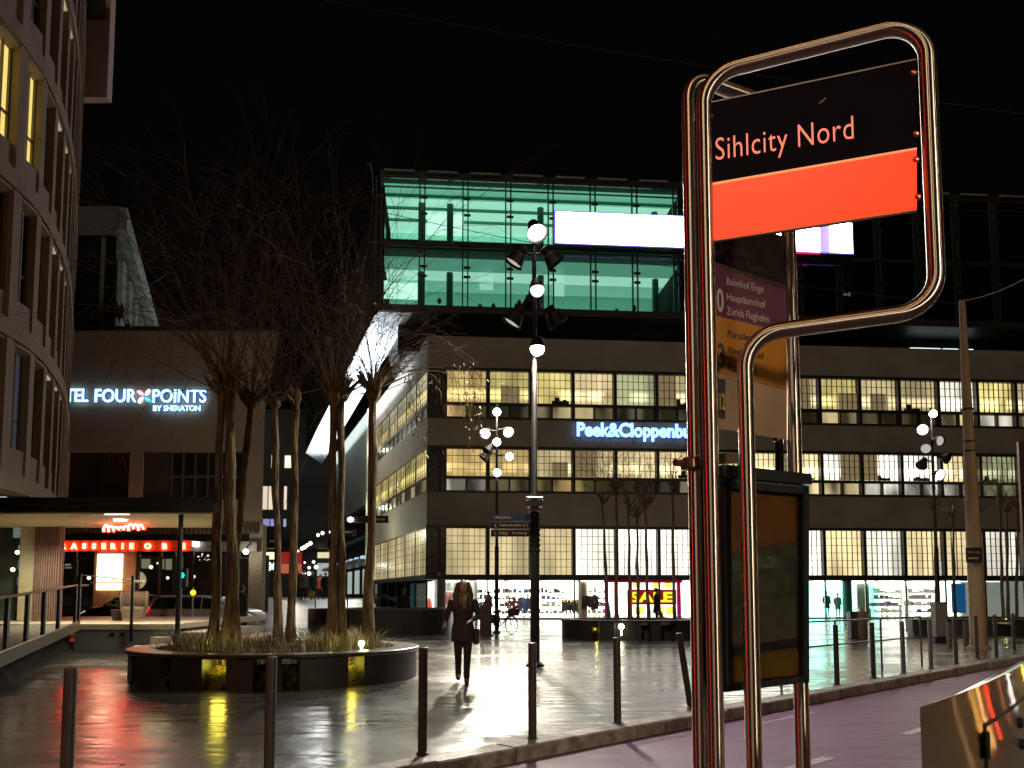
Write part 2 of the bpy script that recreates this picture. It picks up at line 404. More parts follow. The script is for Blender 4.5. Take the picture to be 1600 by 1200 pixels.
# corner piers (bronze glass returns)
b = MB(); b.M = Mf
for za, zb in ((z1a, z1b), (z2a, z2b), (z3a, z3b)): b.box(.02, S_W0-.5, .06, .5, za, zb); b.box(S_W0-.33, S_W0-.10, .02, .5, za, zb)
b.build("corner_pier", mat("dark_glass_brick", (.06,.055,.05), rough=.25, var=.4, scale=5), store)

LM1 = lit_window_mat("lit_obscured_glass", 9, .1, .8, .58, 1.12, 0)
LM2 = lit_window_mat("lit_office_upper", 1.55, .42, 1.0, .55, 1.0, 1.3)
LM3 = lit_window_mat("lit_office_lower", 9, .1, .9, .12, 1.0, 0)
def window_meshes(name, wd, h, nx, ny, hlow, flat=False):
    """gridded upper light and, below it, two small clear lights"""
    f = MB(); ft = .026
    f.box(0, .09, -.10, .35, 0, h).box(wd-.09, wd, -.10, .35, 0, h)
    lo = hlow
    if lo: f.box(.09, wd-.09, -.08, .33, lo-.13, lo+.04).box(wd/2-.05, wd/2+.05, -.07, .3, .06, lo-.13).box(.13, wd-.13, -.07, .3, 0, .06)
    else: f.box(.13, wd-.13, -.08, .3, 0, .05)
    z0 = lo+.04 if lo else .05
    f.box(.13, wd-.13, -.08, .3, h-.06, h)
    for i in range(1, nx): x = .13+(wd-.26)*i/nx; f.box(x-ft/2, x+ft/2, -.05, .04, z0, h-.06)
    for j in range(1, ny): z = z0+(h-.06-z0)*j/ny; f.box(.13, wd-.13, -.035, .03, z-ft/2, z+ft/2)
    if flat: f.v = [(x, max(-.03, min(y*.25, .05)), z) for x,y,z in f.v]
    me_f = f.mesh(name+"_frame"); me_f.materials.append(M_dark)
    def pane(x0, x1, za, zb, m):
        me = MB().box(x0, x1, .022 if flat else .22, .06 if flat else .26, za, zb).mesh(name+"_pane"); me.materials.append(m); return me
    ps = [pane(.13, wd-.13, z0, h-.06, LM2 if lo else LM1)]
    if lo: ps += [pane(.13, wd/2-.05, .06, lo-.13, LM3), pane(wd/2+.05, wd-.13, .06, lo-.13, LM3)]
    return me_f, ps
def put(me, name, parent, loc, rz, color=None):
    o = bpy.data.objects.new(name, me); col.objects.link(o); o.parent = parent; o.location = loc; o.rotation_euler = (0,0,rz)
    if color: o.color = (*color, 1)
    return o
W1 = window_meshes("tall_window", PIT-.02, z1b-z1a, 7, 6, 0)
W2 = window_meshes("mid_window", PIT-.02, z2b-z2a, 7, 4, z2m-z2a)
W3 = window_meshes("top_window", PIT-.02, z3b-z3a, 7, 4, z3m-z3a)
rw = random.Random(11)
def mul(c, k): return tuple(x*k for x in c)
cream, warm, white, olive, gold = (1,.80,.42), (1,.70,.27), (1,.95,.78), (.75,.75,.42), (1,.82,.30)
# per bay: [band-1 glass, band-2 glass, band-2 lows, band-3 glass, band-3 lows]
c1 = [mul(q_,1.25) for q_ in [mul(cream,.62), mul(cream,.60), mul(cream,.62), mul(white,1.25), mul(white,1.6), mul(white,1.6), mul(white,1.3), mul(white,1.3), mul(white,2.2), mul(cream,.95), mul(white,.95), mul(cream,.9), mul(cream,.8), mul(white,.85), mul(olive,.8)]]
c2 = [mul(q_,1.6) for q_ in [mul(warm,.50), mul(warm,.30), mul(cream,.45), mul(cream,.75), mul(cream,.75), mul(cream,.75), mul(cream,.8), mul(cream,.9), mul(cream,1.15), mul(white,1.05), mul(white,1.1), mul(white,1.0), mul(cream,.9), mul(olive,.35), mul(olive,.35)]]
c3 = [mul(q_,1.6) for q_ in [mul(warm,.45), mul(gold,.40), mul(gold,.62), mul(cream,.6), mul(olive,.42), mul(cream,.5), mul(cream,.5), mul(cream,.45), mul(cream,.38), mul(gold,.55), mul(cream,.42), mul(cream,.36), mul(white,.8), mul(gold,.7), mul(cream,.5)]]
l2 = [(white,1.1,.18), (cream,.12,.16), (warm,.22,.7), (gold,.5,.05), (olive,.06,.08), (olive,.05,.2), (cream,.3,.3), (cream,.4,.6), (cream,.7,1.0), (cream,.8,.6), (white,1.2,1.3), (white,1.2,.9), (white,.8,.9), (olive,.4,.35), (olive,.3,.35)]
l3 = [(warm,.75,.12), (olive,.08,.10), (cream,.25,.95), (cream,.5,.18), (olive,.12,.16), (olive,.18,.14), (cream,.2,.2), (cream,.3,.2), (cream,.09,.10), (cream,.6,.3), (cream,.10,.11), (cream,.10,.13), (cream,.5,.9), (white,.9,.8), (cream,.5,.4)]
M_blind = glow("lit_blind", (.95,.72,.36), .20, (.25,.2,.12)); M_sil = mat("office_clutter", (.045,.035,.025), rough=.8)
def clutter(fr, W, wd, h, lo):
    if rw.random() < .38:
        b = MB(); x0 = rw.choice((.10, wd*.5, wd*.3)); x1 = min(wd-.10, x0+rw.uniform(.35,.55)*wd); zt = rw.choice((h-.07, h-.07, lo+(h-lo)*.55)); b.box(x0, x1, .15, .18, lo+.05, zt); b.build("blind", M_blind, fr)
    if rw.random() < .34:                                # one desk silhouette with what stands on it
        x0 = rw.uniform(.15, wd-1.3); z = lo+.05; a = rw.uniform(.10,.2); c = rw.uniform(.25,.5); d_ = rw.uniform(.15,.35)
        pts = [(x0,z),(x0+1.1,z),(x0+1.1,z+a),(x0+.95,z+a),(x0+.95,z+d_),(x0+.7,z+d_),(x0+.7,z+a),(x0+.5,z+a),(x0+.48,z+c),(x0+.2,z+c),(x0+.18,z+a),(x0,z+a)]
        b = MB(); b.slab([(x,.17,z_) for x,z_ in pts], (0,.04,0)); b.build("desk", M_sil, fr)
def win_set(x, M, rz, i, z, W, cc, low, yoff=0.0, clut=True):
    base = M @ Vector((x, yoff, z))
    fr = put(W[0], "window", store, base, rz)
    put(W[1][0], "pane", fr, (0,0,0), 0, cc)
    if len(W[1]) > 1:
        h_ = max(v.co.z for v in W[0].vertices); wd_ = max(v.co.x for v in W[0].vertices); clutter(fr, W, wd_, h_, max(v.co.z for v in W[1][1].vertices)+.17) if clut else None
        c, a, bb = low; put(W[1][1], "pane", fr, (0,0,0), 0, mul(c,a)); put(W[1][2], "pane", fr, (0,0,0), 0, mul(c,bb))
c1 = c1 + c1[6:15]
c2 = c2 + c2[6:15]
c3 = c3 + c3[6:15]
l2 = l2 + l2[6:15]
l3 = l3 + l3[6:15]
for i in range(NB):
    x = S_W0 - .12 + i*PIT
    win_set(x, Mf, A1, i, z1a, W1, c1[i], None, .06); win_set(x, Mf, A1, i, z2a, W2, c2[i], l2[i], .06); win_set(x, Mf, A1, i, z3a, W3, c3[i], l3[i], .06)
SPIT = 3.3
W1s = window_meshes("side_tall_window", SPIT, z1b-z1a, 6, 6, 0, True)
W2s = window_meshes("side_mid_window", SPIT, z2b-z2a, 5, 4, z2m-z2a, True)
W3s = window_meshes("side_top_window", SPIT, z3b-z3a, 5, 4, z3m-z3a, True)
for i in range(6):
    x = -.25 - (i+1)*SPIT
    win_set(x, Msd, A2, i, z1a, W1s, mul(cream,.60+.03*i), None, .05)
    win_set(x, Msd, A2, i, z2a, W2s, mul(gold, rw.uniform(.4,.6)), (cream, .05, rw.uniform(.05,.5)), .05, False)
    win_set(x, Msd, A2, i, z3a, W3s, mul(gold, rw.uniform(.3,.55)), (olive, .05, .05), .05, False)
# blank smooth grey-green wall farther along the passage with a lit pilaster before it
M_blank = mat("grey_green_panel", (.16,.165,.13), rough=.6, var=.1, scale=.4)
zbl = 9.4
b = MB(); b.M = Msd; b.box(-52, -22.2, -.25, .4, zbl, zT); b.build("blank_wall", M_blank, store)
b = MB(); b.M = Msd; b.box(-21.95, -21.15, -.35, .4, 0, zT); b.build("pilaster", mat("pale_plaster", (.62,.60,.48), rough=.7, bump=.3), store)
# glass-fronted shops under the blank wall
b = MB(); b.M = Msd; b.box(-52, -22.3, 1.2, 1.5, 1.2, zbl-.02); b.build("shop_back", M_core, store)
for k in range(5):
    b = MB(); b.M = Msd; b.box(-24.6-5.5*k-2.6, -24.6-5.5*k, 1.05, 1.18, 1.6, 4.0); b.build("shop_light", glow("cool_shop_light", (.75,.85,.8), .45), store)
b = MB(); b.M = Msd; b.box(-52, -22.4, -.9, 1.1, 4.3, 4.6); b.box(-52,-22.4,-.3,1.1,6.6,6.75); b.build("awning", M_black, store)
b = MB(); b.M = Msd
for k in range(7): b.box(-24-4*k-1.4, -24-4*k, .3, .55, 4.75, 5.15)
b.build("sign_light", glow("blue_white_sign", (.55,.75,1), .8), store)

# ---- ground-floor shop: a real room behind thin glass, back walls glowing in place of room light
D = 9.0; sE = S_W0 - .12 + NB*PIT
b = MB(); b.M = Mf; b.box(.3, sE, .3, D, .012, .03); b.build("shop_floor", mat("shop_floor_tile", (.55,.47,.36), rough=.25, var=.12, scale=2), store)
b = MB(); b.M = Mf
sG = sx(1518)
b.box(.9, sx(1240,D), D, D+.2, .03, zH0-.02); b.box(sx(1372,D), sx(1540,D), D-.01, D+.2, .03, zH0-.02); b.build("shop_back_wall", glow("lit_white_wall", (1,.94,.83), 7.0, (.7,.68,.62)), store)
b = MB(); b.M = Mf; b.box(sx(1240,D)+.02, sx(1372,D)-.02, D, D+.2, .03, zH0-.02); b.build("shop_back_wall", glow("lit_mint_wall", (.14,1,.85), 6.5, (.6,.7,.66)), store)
b = MB(); b.M = Mf
for i in range(int(sx(1530,6)/2.2)):
    for y in (1.2, 3.6, 6.2): b.box(.9+i*2.2, 2.6+i*2.2, y, y+.7, zH0-.10, zH0-.05)
b.build("ceiling_light", glow("shop_ceiling_light", (1,.93,.80), 9.0), store)
b = MB(); b.M = Mf; b.box(.3, LF-.2, .3, D, zH0-.04, zH0-.01); b.build("shop_ceiling", mat("white_ceiling", (.7,.68,.62), rough=.8), store)
b = MB(); b.M = Mf; b.box(sG, sE, 1.2, 1.5, .03, zH0-.05); b.build("closed_shutter", glow("pale_lit_blind", (.75,.74,.66), .32, (.5,.5,.46)), store)
GL = glass("thin_glass")
def shopwin(wd, door=False):
    f = MB(); h = zH0-.02
    f.box(0,.05,-.05,.06,.02,h).box(wd-.05,wd,-.05,.06,.02,h).box(.05,wd-.05,-.04,.05,.02,.10).box(.05,wd-.05,-.04,.05,h-.05,h)
    if door: f.box(wd/2-.04,wd/2+.04,-.05,.06,.10,h-.05)
    a = f.mesh("shop_window"); a.materials.append(M_black); p = MB().box(.05,wd-.05,.0,.012,.10,h-.05).mesh("pane"); p.materials.append(GL); return a, p
SW = shopwin(PIT)
for i in range(NB):
    fr = put(SW[0], "shop_window", store, Mf @ Vector((S_W0-.12+i*PIT, .10, 0)), A1); put(SW[1], "pane", fr, (0,0,0), 0)
SWs = shopwin(SPIT)
for i in range(6):
    fr = put(SWs[0], "shop_window", store, Msd @ Vector((-.25-(i+1)*SPIT, .1, 0)), A2); put(SWs[1], "pane", fr, (0,0,0), 0)
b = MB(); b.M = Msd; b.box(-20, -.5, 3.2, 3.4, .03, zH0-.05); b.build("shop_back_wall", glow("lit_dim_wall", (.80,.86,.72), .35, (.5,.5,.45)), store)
# round columns inside the shop front and at the corner
for px, y, r in ((690,.55,.28), (910,1.6,.30)):
    b = MB(); b.M = Mf; b.lathe([(r,.03),(r,zH0-.05)], (sx(px,y), y, 0), 24)
    b.build("column", mat("taupe_column", (.33,.27,.23), rough=.6), store, smooth='auto')
# coloured film bands low in some tall windows
for pa, pb, c, s in ((1250,1292,(.02,.75,.60),.9), (1366,1412,(.03,.40,1),1.0), (1420,1476,(.03,.40,1),.8)):
    b = MB(); b.M = Mf; b.box(sx(pa), sx(pb), .285, .30-.008, z1a+.06, z1a+.95)
    b.build("coloured_film", glow("film_%d" % pa, c, s), store)

# ---- set-back dark storey and the glass box above
zb0, zb1 = zat(486, 50.2), zat(266, 50.2)
M_dglass = mat("night_glass", (.012,.014,.014), rough=.08, var=.1)
b = MB(); b.M = Mf; b.box(-2.0, LF-.5, 2.4, 26, zT-.31, zb0); b.build("setback_storey", M_dglass, store)
b = MB(); b.M = Mf; b.box(-.05, LF, -.05, 2.4, zT-.30, zT+.002) if False else b.box(.0, LF, .45, 2.4, zT-.25, zT-.12); b.build("terrace_roof", M_core, store)
sB = sx(590) - .15
b = MB(); b.M = Mf
for pa, pb in ((1436,1484), (1488,1512), (1517,1536)): b.box(sx(pa,2.2), sx(pb,2.2), 2.2, 2.35, zf(541,40), zf(532,40))
b.build("strip_lamp", glow("cool_strip_lamp", (.75,.95,.9), 1.6), store)
b = MB(); b.M = Mf
for pa, pb in ((1055,1061),(1008,1016),(1022,1032)): b.box(sx(pa,2.3), sx(pb,2.3), 2.3, 2.38, zf(524), zf(519))
b.build("dim_lamp", glow("dim_warm_lamp", (.8,.75,.6), .18), store)
zmid0, zmid1 = zat(383, 50.2), zat(376, 50.2)
b = MB(); b.M = Mf
b.box(sB, LF, -.12, 16, zb0, zb0+.45); b.box(sB, LF, -.12, 16, zb1-.45, zb1)                        # floor and roof slab edges
b.box(sB+.05, LF-.05, 5.5, 16, zmid0-.1, zmid1+.15)
b.box(sB+.05, LF-.05, .25, 5.5, zmid0-.02, zmid1+.02)
b.build("slab", mat("dark_slab_edge", (.035,.03,.028), rough=.5), store)
# lit offices inside: back walls and ceilings glow in bands as room light, plus beams
sL = sx(1072)
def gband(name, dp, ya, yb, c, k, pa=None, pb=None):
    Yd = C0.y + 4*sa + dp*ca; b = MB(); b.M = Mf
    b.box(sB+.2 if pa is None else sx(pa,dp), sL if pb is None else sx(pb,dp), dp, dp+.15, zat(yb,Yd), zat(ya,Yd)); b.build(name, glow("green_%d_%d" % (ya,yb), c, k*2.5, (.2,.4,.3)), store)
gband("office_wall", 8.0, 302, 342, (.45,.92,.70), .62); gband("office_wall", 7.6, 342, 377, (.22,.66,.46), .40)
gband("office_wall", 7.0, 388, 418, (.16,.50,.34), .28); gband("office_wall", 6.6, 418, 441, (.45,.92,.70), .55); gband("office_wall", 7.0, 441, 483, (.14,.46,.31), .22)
b = MB(); b.M = Mf
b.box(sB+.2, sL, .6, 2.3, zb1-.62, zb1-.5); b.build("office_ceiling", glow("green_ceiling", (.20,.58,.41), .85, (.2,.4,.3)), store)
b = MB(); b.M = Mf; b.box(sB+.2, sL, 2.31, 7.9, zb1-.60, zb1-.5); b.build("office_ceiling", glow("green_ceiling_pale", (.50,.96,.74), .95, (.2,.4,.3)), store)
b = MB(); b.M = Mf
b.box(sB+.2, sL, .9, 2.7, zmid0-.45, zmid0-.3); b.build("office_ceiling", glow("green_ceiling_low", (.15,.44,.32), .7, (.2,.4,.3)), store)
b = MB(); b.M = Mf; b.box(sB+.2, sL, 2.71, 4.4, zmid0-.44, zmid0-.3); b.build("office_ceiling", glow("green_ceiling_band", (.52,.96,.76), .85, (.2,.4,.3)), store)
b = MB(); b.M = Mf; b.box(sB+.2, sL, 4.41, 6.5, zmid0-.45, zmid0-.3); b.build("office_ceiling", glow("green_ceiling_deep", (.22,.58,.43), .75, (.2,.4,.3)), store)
b = MB(); b.M = Mf
for y_ in (1.6, 3.4, 5.2): b.box(sB+.2, sL, y_, y_+.14, zb1-.80, zb1-.63)
b.build("ceiling_beam", mat("mid_green_beam", (.12,.40,.26), rough=.6), store)
# bright whiteboards / lit partitions at differing depths
b = MB(); b.M = Mf
for pa, pb, ya, yb, dp in ((663,722,307,366,4.5),(592,640,305,345,6.5),(592,652,438,466,5),(728,790,309,340,7.5),(795,838,314,340,7.5),(868,924,320,342,7.4),(932,990,326,345,7.4),(1002,1060,332,350,7.4)):
    k = 1.0 if dp < 7 else .55
    s0, s1 = sx(pa,dp), sx(pb,dp); Yd = C0.y + s0*sa + dp*ca
    b.box(s0, s1, dp, dp+.1, zat(yb,Yd), zat(ya,Yd))
b.build("lit_partition", glow("bright_mint", (.62,1,.80), 1.5), store)
b = MB(); b.M = Mf
for pa, pb, ya, yb, dp in ((884,912,398,414,5.0),(953,975,400,416,5.0),(1000,1020,398,418,5.0),(865,884,440,462,4.0),(748,770,438,452,4.0)):
    s0, s1 = sx(pa,dp), sx(pb,dp); Yd = C0.y + s0*sa + dp*ca
    b.box(s0, s1, dp, dp+.1, zat(yb,Yd), zat(ya,Yd))
b.build("desk_lamp_glow", glow("pale_mint", (.55,1,.80), .8), store)
# columns, desks, railings as dark silhouettes
b = MB(); b.M = Mf
for px in (654, 700, 846, 1030):
    b.lathe([(.22,zb0+.4),(.22,zb1-.5)], (sx(px,3.0),3.0,0), 12)
for k in range(26):
    s0 = sB+.6+k*1.3+rw.uniform(-.3,.3)
    if s0 > sL-1: break
    h = rw.uniform(.3,.8); b.box(s0, s0+rw.uniform(.4,1.1), 1.2+rw.uniform(0,2), 3.6, zb0+.42, zb0+.45+h)
    if rw.random() < .5: b.ball((s0+.3, 1.6, zb0+.5+h+.1), (.14,.14,.2), 8, 6)
for k in range(10):
    s0 = sB+4+k*2.6+rw.uniform(-.5,.5)
    if s0 > sL-1.5: break
    b.box(s0, s0+rw.uniform(.5,1.6), 2.5, 4, zmid1, zmid1+rw.uniform(.4,.9))
b.build("office_furniture", mat("green_black", (.03,.13,.085), rough=.6), store)
b = MB(); b.M = Mf; b.box(sL+.02, sL+.2, .5, 15, zb0+.5, zb1-.5); b.build("partition_wall", M_core, store)
b = MB(); b.M = Mf
for pa, pb, ya, yb, c in ((1346,1374,413,430,0),(1302,1320,412,424,1),(1258,1262,405,420,1),(1330,1338,458,461,2),(1340,1343,457,462,2)):
    dp = 4.0; s0, s1 = sx(pa,dp), sx(pb,dp); Yd = C0.y + s0*sa + dp*ca
    b.box(s0, s1, dp, dp+.1, zat(yb,Yd), zat(ya,Yd))
b.build("lit_partition", glow("faint_office_lamp", (.5,.5,.35), .22), store)
# curtain wall: double mullions, transoms, fixings, panes
PB = (sx(1064) - sx(655))/6
x = sx(655) - PB; xs = []
while x < LF-1: xs.append(x); x += PB
b = MB(); b.M = Mf
for x in xs:
    b.box(x-.20, x-.12, -.16, .04, zb0+.45, zb1-.45); b.box(x+.12, x+.20, -.16, .04, zb0+.45, zb1-.45)
    for z in (zb0+2.2, zmid0-1.4, zmid1+1.7, zb1-1.8): b.box(x-.10, x+.32, -.22, -.165, z, z+.16)
b.box(sB+.05, LF-.05, -.14, .03, zmid0, zmid1-.05); b.box(sB+.05, LF-.05, -.13, .02, zb1-1.05, zb1-1.0)
for x in xs: b.box(x-.5, x+.5, -.26, -.17, zmid0+.05, zmid0+.14)
b.build("mullion", mat("green_steel", (.03,.05,.04), rough=.35), store)
b = MB(); b.M = Mf
for i in range(len(xs)): b.box(xs[i]+.3, xs[i]+PB-.5, -.34, -.28, zb1-.12, zb1-.03)
b.build("roof_rail", mat("pale_rail", (.4,.38,.36), rough=.4), store)
GG = glass("green_glass", (.90,.98,.94), .3)
b = MB(); b.M = Mf; b.box(sB+.02, LF-.1, -.02, 0.0, zb0+.46, zb1-.46); b.build("glazing", GG, store)
b = MB(); b.M = Mf; b.box(sB-.02, sB+.015, 0, 15.9, zb0+.46, zb1-.46); b.build("glazing", M_dglass, store)
# pale lit soffit of the overhang along the passage
zsof = zb0 - .05
so = []
for q in ((591,488), (644,489), (503,725), (478,708)):
    d = ray(*q); tt = (zsof-HC)/d.z; so.append(Vector((0,0,HC)) + d*tt)
b = MB(); b.slab([tuple(p - C0) for p in so], (0,0,.04)); b.build("soffit", mat("ribbed_pale_soffit", (.62,.66,.70), rough=.5, var=.2, scale=.8), store)
e1, e2 = so[0]-C0, so[3]-C0
nn = (e2-e1).normalized()
b = MB()
b.tube([e1+Vector((-.15,0,-.1)), e2+Vector((-.15,0,-.1))], .10, 6); b.build("soffit_edge", M_black, store)
b = MB(); b.slab([tuple(e1+Vector((-.02,.3,.1))), tuple(e2+Vector((-.02,0,.1))), tuple(e2+Vector((-.02,0,6.0))), tuple(e1+Vector((-.02,.3,8.2)))], (.3,0,0)); b.build("side_wall", M_core, store)
mid = (so[0]+so[1]+so[2]+so[3])/4; ln = (so[3]-so[0]); 
al = lamp("soffit_fill_light", 'AREA', (mid.x, mid.y, zsof-3.0), 5200, (.82,.91,1), 1.6, size_y=ln.length*.9); al.rotation_euler = (R(180), 0, math.atan2(ln.y,ln.x)+R(90))  # assumed unseen area lamp, added below to light the soffit
lp = C0 + Msd @ Vector((-21.5, -1.2, 0)); 
for z in (4, 9, 14): lamp("pilaster_light", 'POINT', (lp.x, lp.y, z), 60, (.95,1,.72), .15)

# ---- lettering and the video screen on the front
def front_m(px, py, y=-.12, yref=0):
    s = sx(px); p = C0 + Mf @ Vector((s, y, 0)); return frame_m((p.x-C0.x, p.y-C0.y, zf(py, s)), (ca, sa, 0), (0,0,1))
text("shop_lettering", "Peek&Cloppenburg", glow("blue_white_letters", (.28,.55,1), 2.6, (.2,.3,.6)), store, front_m(902, 689), width=sx(1104)-sx(902), height=zf(661)-zf(690), ext=.10, bold=.035)
text("shop_lettering", "Peek&Cloppenburg", glow("blue_halo", (.02,.10,.75), .6, (.02,.05,.3)), store, front_m(901.5, 689.6, -.04), width=sx(1105)-sx(901), height=zf(660)-zf(691), ext=.03, bold=.075)
s0, s1 = sx(865), sx(1338); z0, z1 = zat(387,51), zat(340,51)
b = MB(); b.M = Matrix.Translation(C0) @ Mf; b.box(s0, s1, -.95, -.5, z0-.06, z1+.06); 
scr = b.build("video_screen", M_black); tag(scr, "long white and pink glowing video screen hung across the glass storey of the store", "screen")
m = bpy.data.materials.new("screen_face"); m.use_nodes = True; n = m.node_tree.nodes; l = m.node_tree.links
tc = n.new("ShaderNodeTexCoord"); sp = n.new("ShaderNodeSeparateXYZ"); l.new(tc.outputs["Generated"], sp.inputs[0])
cr = n.new("ShaderNodeValToRGB"); l.new(sp.outputs[0], cr.inputs[0])
els = cr.color_ramp.elements; els[0].position = 0; els[0].color = (.015,.010,.05,1); els[1].position = 1; els[1].color = (.80,.72,1,1)
for p_, c_ in ((.012,(.75,.68,1)), (.35,(.92,.80,1)), (.62,(1,.62,.95)), (.755,(1,.5,.9)), (.762,(.06,.010,.035)), (.772,(.06,.012,.04)), (.782,(1,.6,.95)), (.86,(1,.75,1)), (.885,(1,.85,1)), (.887,(.034,.022,.05)), (.92,(.040,.032,.052)), (.95,(.9,.85,1))):
    e = els.new(p_); e.color = (*c_, 1)
bs = n["Principled BSDF"]; bs.inputs["Base Color"].default_value = (.02,.02,.02,1)
l.new(cr.outputs[0], bs.inputs["Emission Color"]); bs.inputs["Emission Strength"].default_value = 20
b = MB(); b.M = Matrix.Translation(C0) @ Mf
b.box(s0+.06, s1-.06, -.99, -.955, z0, z1); b.build("display", m, scr)
b = MB(); b.M = Matrix.Translation(C0) @ Mf; b.box(s0-.02, s1+.02, -.953, -.951, z0-.09, z1+.09); b.build("bloom_fringe", glow("violet_bloom_fringe", (.30,.16,1), .9), scr)  # glowing frame paints the bloom round the screen, not a part of it
b = MB(); b.M = Matrix.Translation(C0) @ Mf; b.box(sx(1215), sx(1285), -.9545, -.9535, z0-.17, z1+.15); b.build("bloom_fringe", glow("magenta_bloom_fringe", (1,.01,.25), .9), scr)  # magenta stretch of the painted bloom
b = MB(); b.M = Matrix.Translation(C0) @ Mf
for f in (.02,.25,.5,.75,.98): x = s0+(s1-s0)*f; b.box(x-.05, x+.05, -.5, -.125, z0+.2, z0+.3); b.box(x-.05, x+.05, -.5, -.125, z1-.3, z1-.2)
b.build("bracket", M_black, scr)

# ================================================================== HOTEL BLOCK
YH = 40.0
H0 = Vector((-16, YH, 0))
def hx(px, py=760): return P(px, py, YH).x - H0.x
def hz(py, px=250): return P(px, py, YH).z
M_hotel = mat("beige_render", (.48,.385,.29), rough=.8, var=.12, scale=.35, bump=.15, bscale=30)
M_winred = mat("dark_reddish_panel", (.05,.028,.024), rough=.45, var=.25, scale=1.5)
hotel = thing("hotel_building", "plain beige hotel block with a blue-lit name sign, dark window strip and a restaurant below", "building", H0)
zr = hz(517)
b = MB(); xl, xr = -12.0, hx(411)
zw0, zw1 = hz(780), hz(706)
b.prism([(xl,0),(xr,0),(xr-.338*16,16),(xl-5.4,16)], zw1, zr)
xa, xb, xc, xd = hx(104), hx(201), hx(222), hx(384)
b.box(xb, xc, 0, .5, zw0, zw1-.004); b.prism([(xd,0),(xr,0),(xr-.17,.5),(xd,.5)], 4.9, zw1-.004); b.box(xl, xa, 0, .5, zw0, zw1-.004)
b.box(xl, xd-.004, 0, .5, 4.9, zw0)
b.build("wall", M_hotel, hotel)
b = MB(); b.prism([(xl,.51),(xr-.2,.51),(xr-.2-.338*15.4,15.9),(xl-5.4,15.9)], 4.95, zw1-.01); b.build("core", M_core, hotel)
b = MB(); b.slab([(xr+.003,0,zr), (hx(437,521),0,zr), (hx(437,524),0,zr-.15), (hx(414,640),0,hz(640)), (xr+.003,0,hz(650))], (-1.1,3,0)); b.build("flared_edge", M_hotel, hotel)
b = MB(); b.prism([(xl-.1,-.08),(hx(438,520),-.08),(hx(438,520)-.36*16,16.05),(xl-5.5,16.05)], zr+.002, zr+.22); b.build("roof_edge", M_dark, hotel)
b = MB(); b.box(xa, xb, .20, .5, zw0, zw1-.01)
for px in (154,): b.box(hx(px)-.03, hx(px)+.03, .15, .2, zw0, zw1-.01)
b.build("window_strip", M_winred, hotel)
M_hg = mat("dim_glass", (.035,.032,.028), rough=.12, var=.3, scale=2)
b = MB(); b.box(xc, hx(262), .12, .5, zw0, zw1-.01); b.build("window_strip", mat("brown_panel", (.10,.075,.055), rough=.6), hotel)
b = MB(); b.box(hx(262), xd, .24, .5, zw0, zw1-.01); win = b.build("window", M_hg, hotel)
b = MB()
for px in (265, 283, 302, 322, 342, 361): b.box(hx(px)-.035, hx(px)+.035, .14, .24, zw0, zw1-.01)
b.box(hx(262), xd, .13, .236, hz(744)-.05, hz(744)+.05); b.build("frame", mat("grey_frame", (.16,.14,.12), rough=.4), win)
# name sign on the wall
def hotel_m(px, py, y=-.10): p = P(px, py, YH); return frame_m((p.x-H0.x, y, p.z), (1,0,0), (0,0,1))
BL = glow("pale_blue_letters", (.42,.74,1), 2.4, (.3,.4,.6)); HALO = glow("blue_letter_halo", (.02,.16,.75), .55, (.02,.05,.2))  # HALO: wider dim copies behind the letters paint their glow
for bd, mm, y, e in ((.012, BL, -.10, .06), (.055, HALO, -.03, .025)):
    text("name_sign", "HOTEL", mm, hotel, hotel_m(71, 629, y), width=hx(140)-hx(71), height=.66, ext=e, bold=bd)
    text("name_sign", "FOUR", mm, hotel, hotel_m(150, 629.5, y), width=hx(215)-hx(150), height=.66, ext=e, bold=bd)
    text("name_sign", "POINTS", mm, hotel, hotel_m(240, 630, y), width=hx(324)-hx(240), height=.66, ext=e, bold=bd)
    text("name_sign", "BY SHERATON", mm, hotel, hotel_m(241, 643, y), width=hx(315)-hx(241), height=.27, ext=e, bold=bd*1.3)
ce = P(227, 620, YH); ce = Vector((ce.x-H0.x, -.1, ce.z))
for k, (ang, c) in enumerate(((45,(.75,.88,1)), (135,(1,.45,.55)), (225,(.75,.88,1)), (315,(.05,.55,1)))):
    d = Vector((math.cos(R(ang)),0,math.sin(R(ang)))); q = Vector((-d.z,0,d.x))
    pts = [ce+d*.05, ce+d*.20+q*.10, ce+d*.40+q*.11, ce+d*.43+q*.02, ce+d*.33-q*.06, ce+d*.16-q*.08]
    b = MB(); b.slab([tuple(p) for p in pts], (0,-.05,0)); b.build("emblem_petal", glow("petal_%d" % k, c, 2.0), hotel)
# restaurant under the block
zg = hz(845); zb = hz(862)
b = MB()
b.box(hx(92,850), hx(303,850), -.35, .1, zb, zg); b.build("sign_beam", mat("rust_red_beam", (.50,.10,.04), rough=.5, var=.2), hotel)
b = MB(); b.box(hx(303,850)+.01, hx(404,850), -.25, .1, zb, zg-.05); b.box(xl, hx(92,850)-.01, -.25, .1, zb, zg-.05); b.build("grey_beam", mat("grey_beam", (.18,.17,.15), rough=.5), hotel)
b = MB(); b.box(xl, hx(404,830), -.05, .5, zg+.35, 4.895); b.build("lattice_band", mat("lattice_back", (.06,.04,.03), rough=.4), hotel)
b = MB(); zl0, zl1 = zg+.35, 4.88
for i in range(46):
    x = hx(96,830)+i*.21
    b.box(x-.02, x+.02, -.13, -.06, zl0, zl1)
for j in range(5): z = zl0+.03+j*(zl1-zl0-.06)/4; b.box(hx(96,830), hx(404,830), -.10, -.055, z-.018, z+.018)
b.build("lattice", mat("bronze_lattice", (.22,.16,.12), rough=.4), hotel)
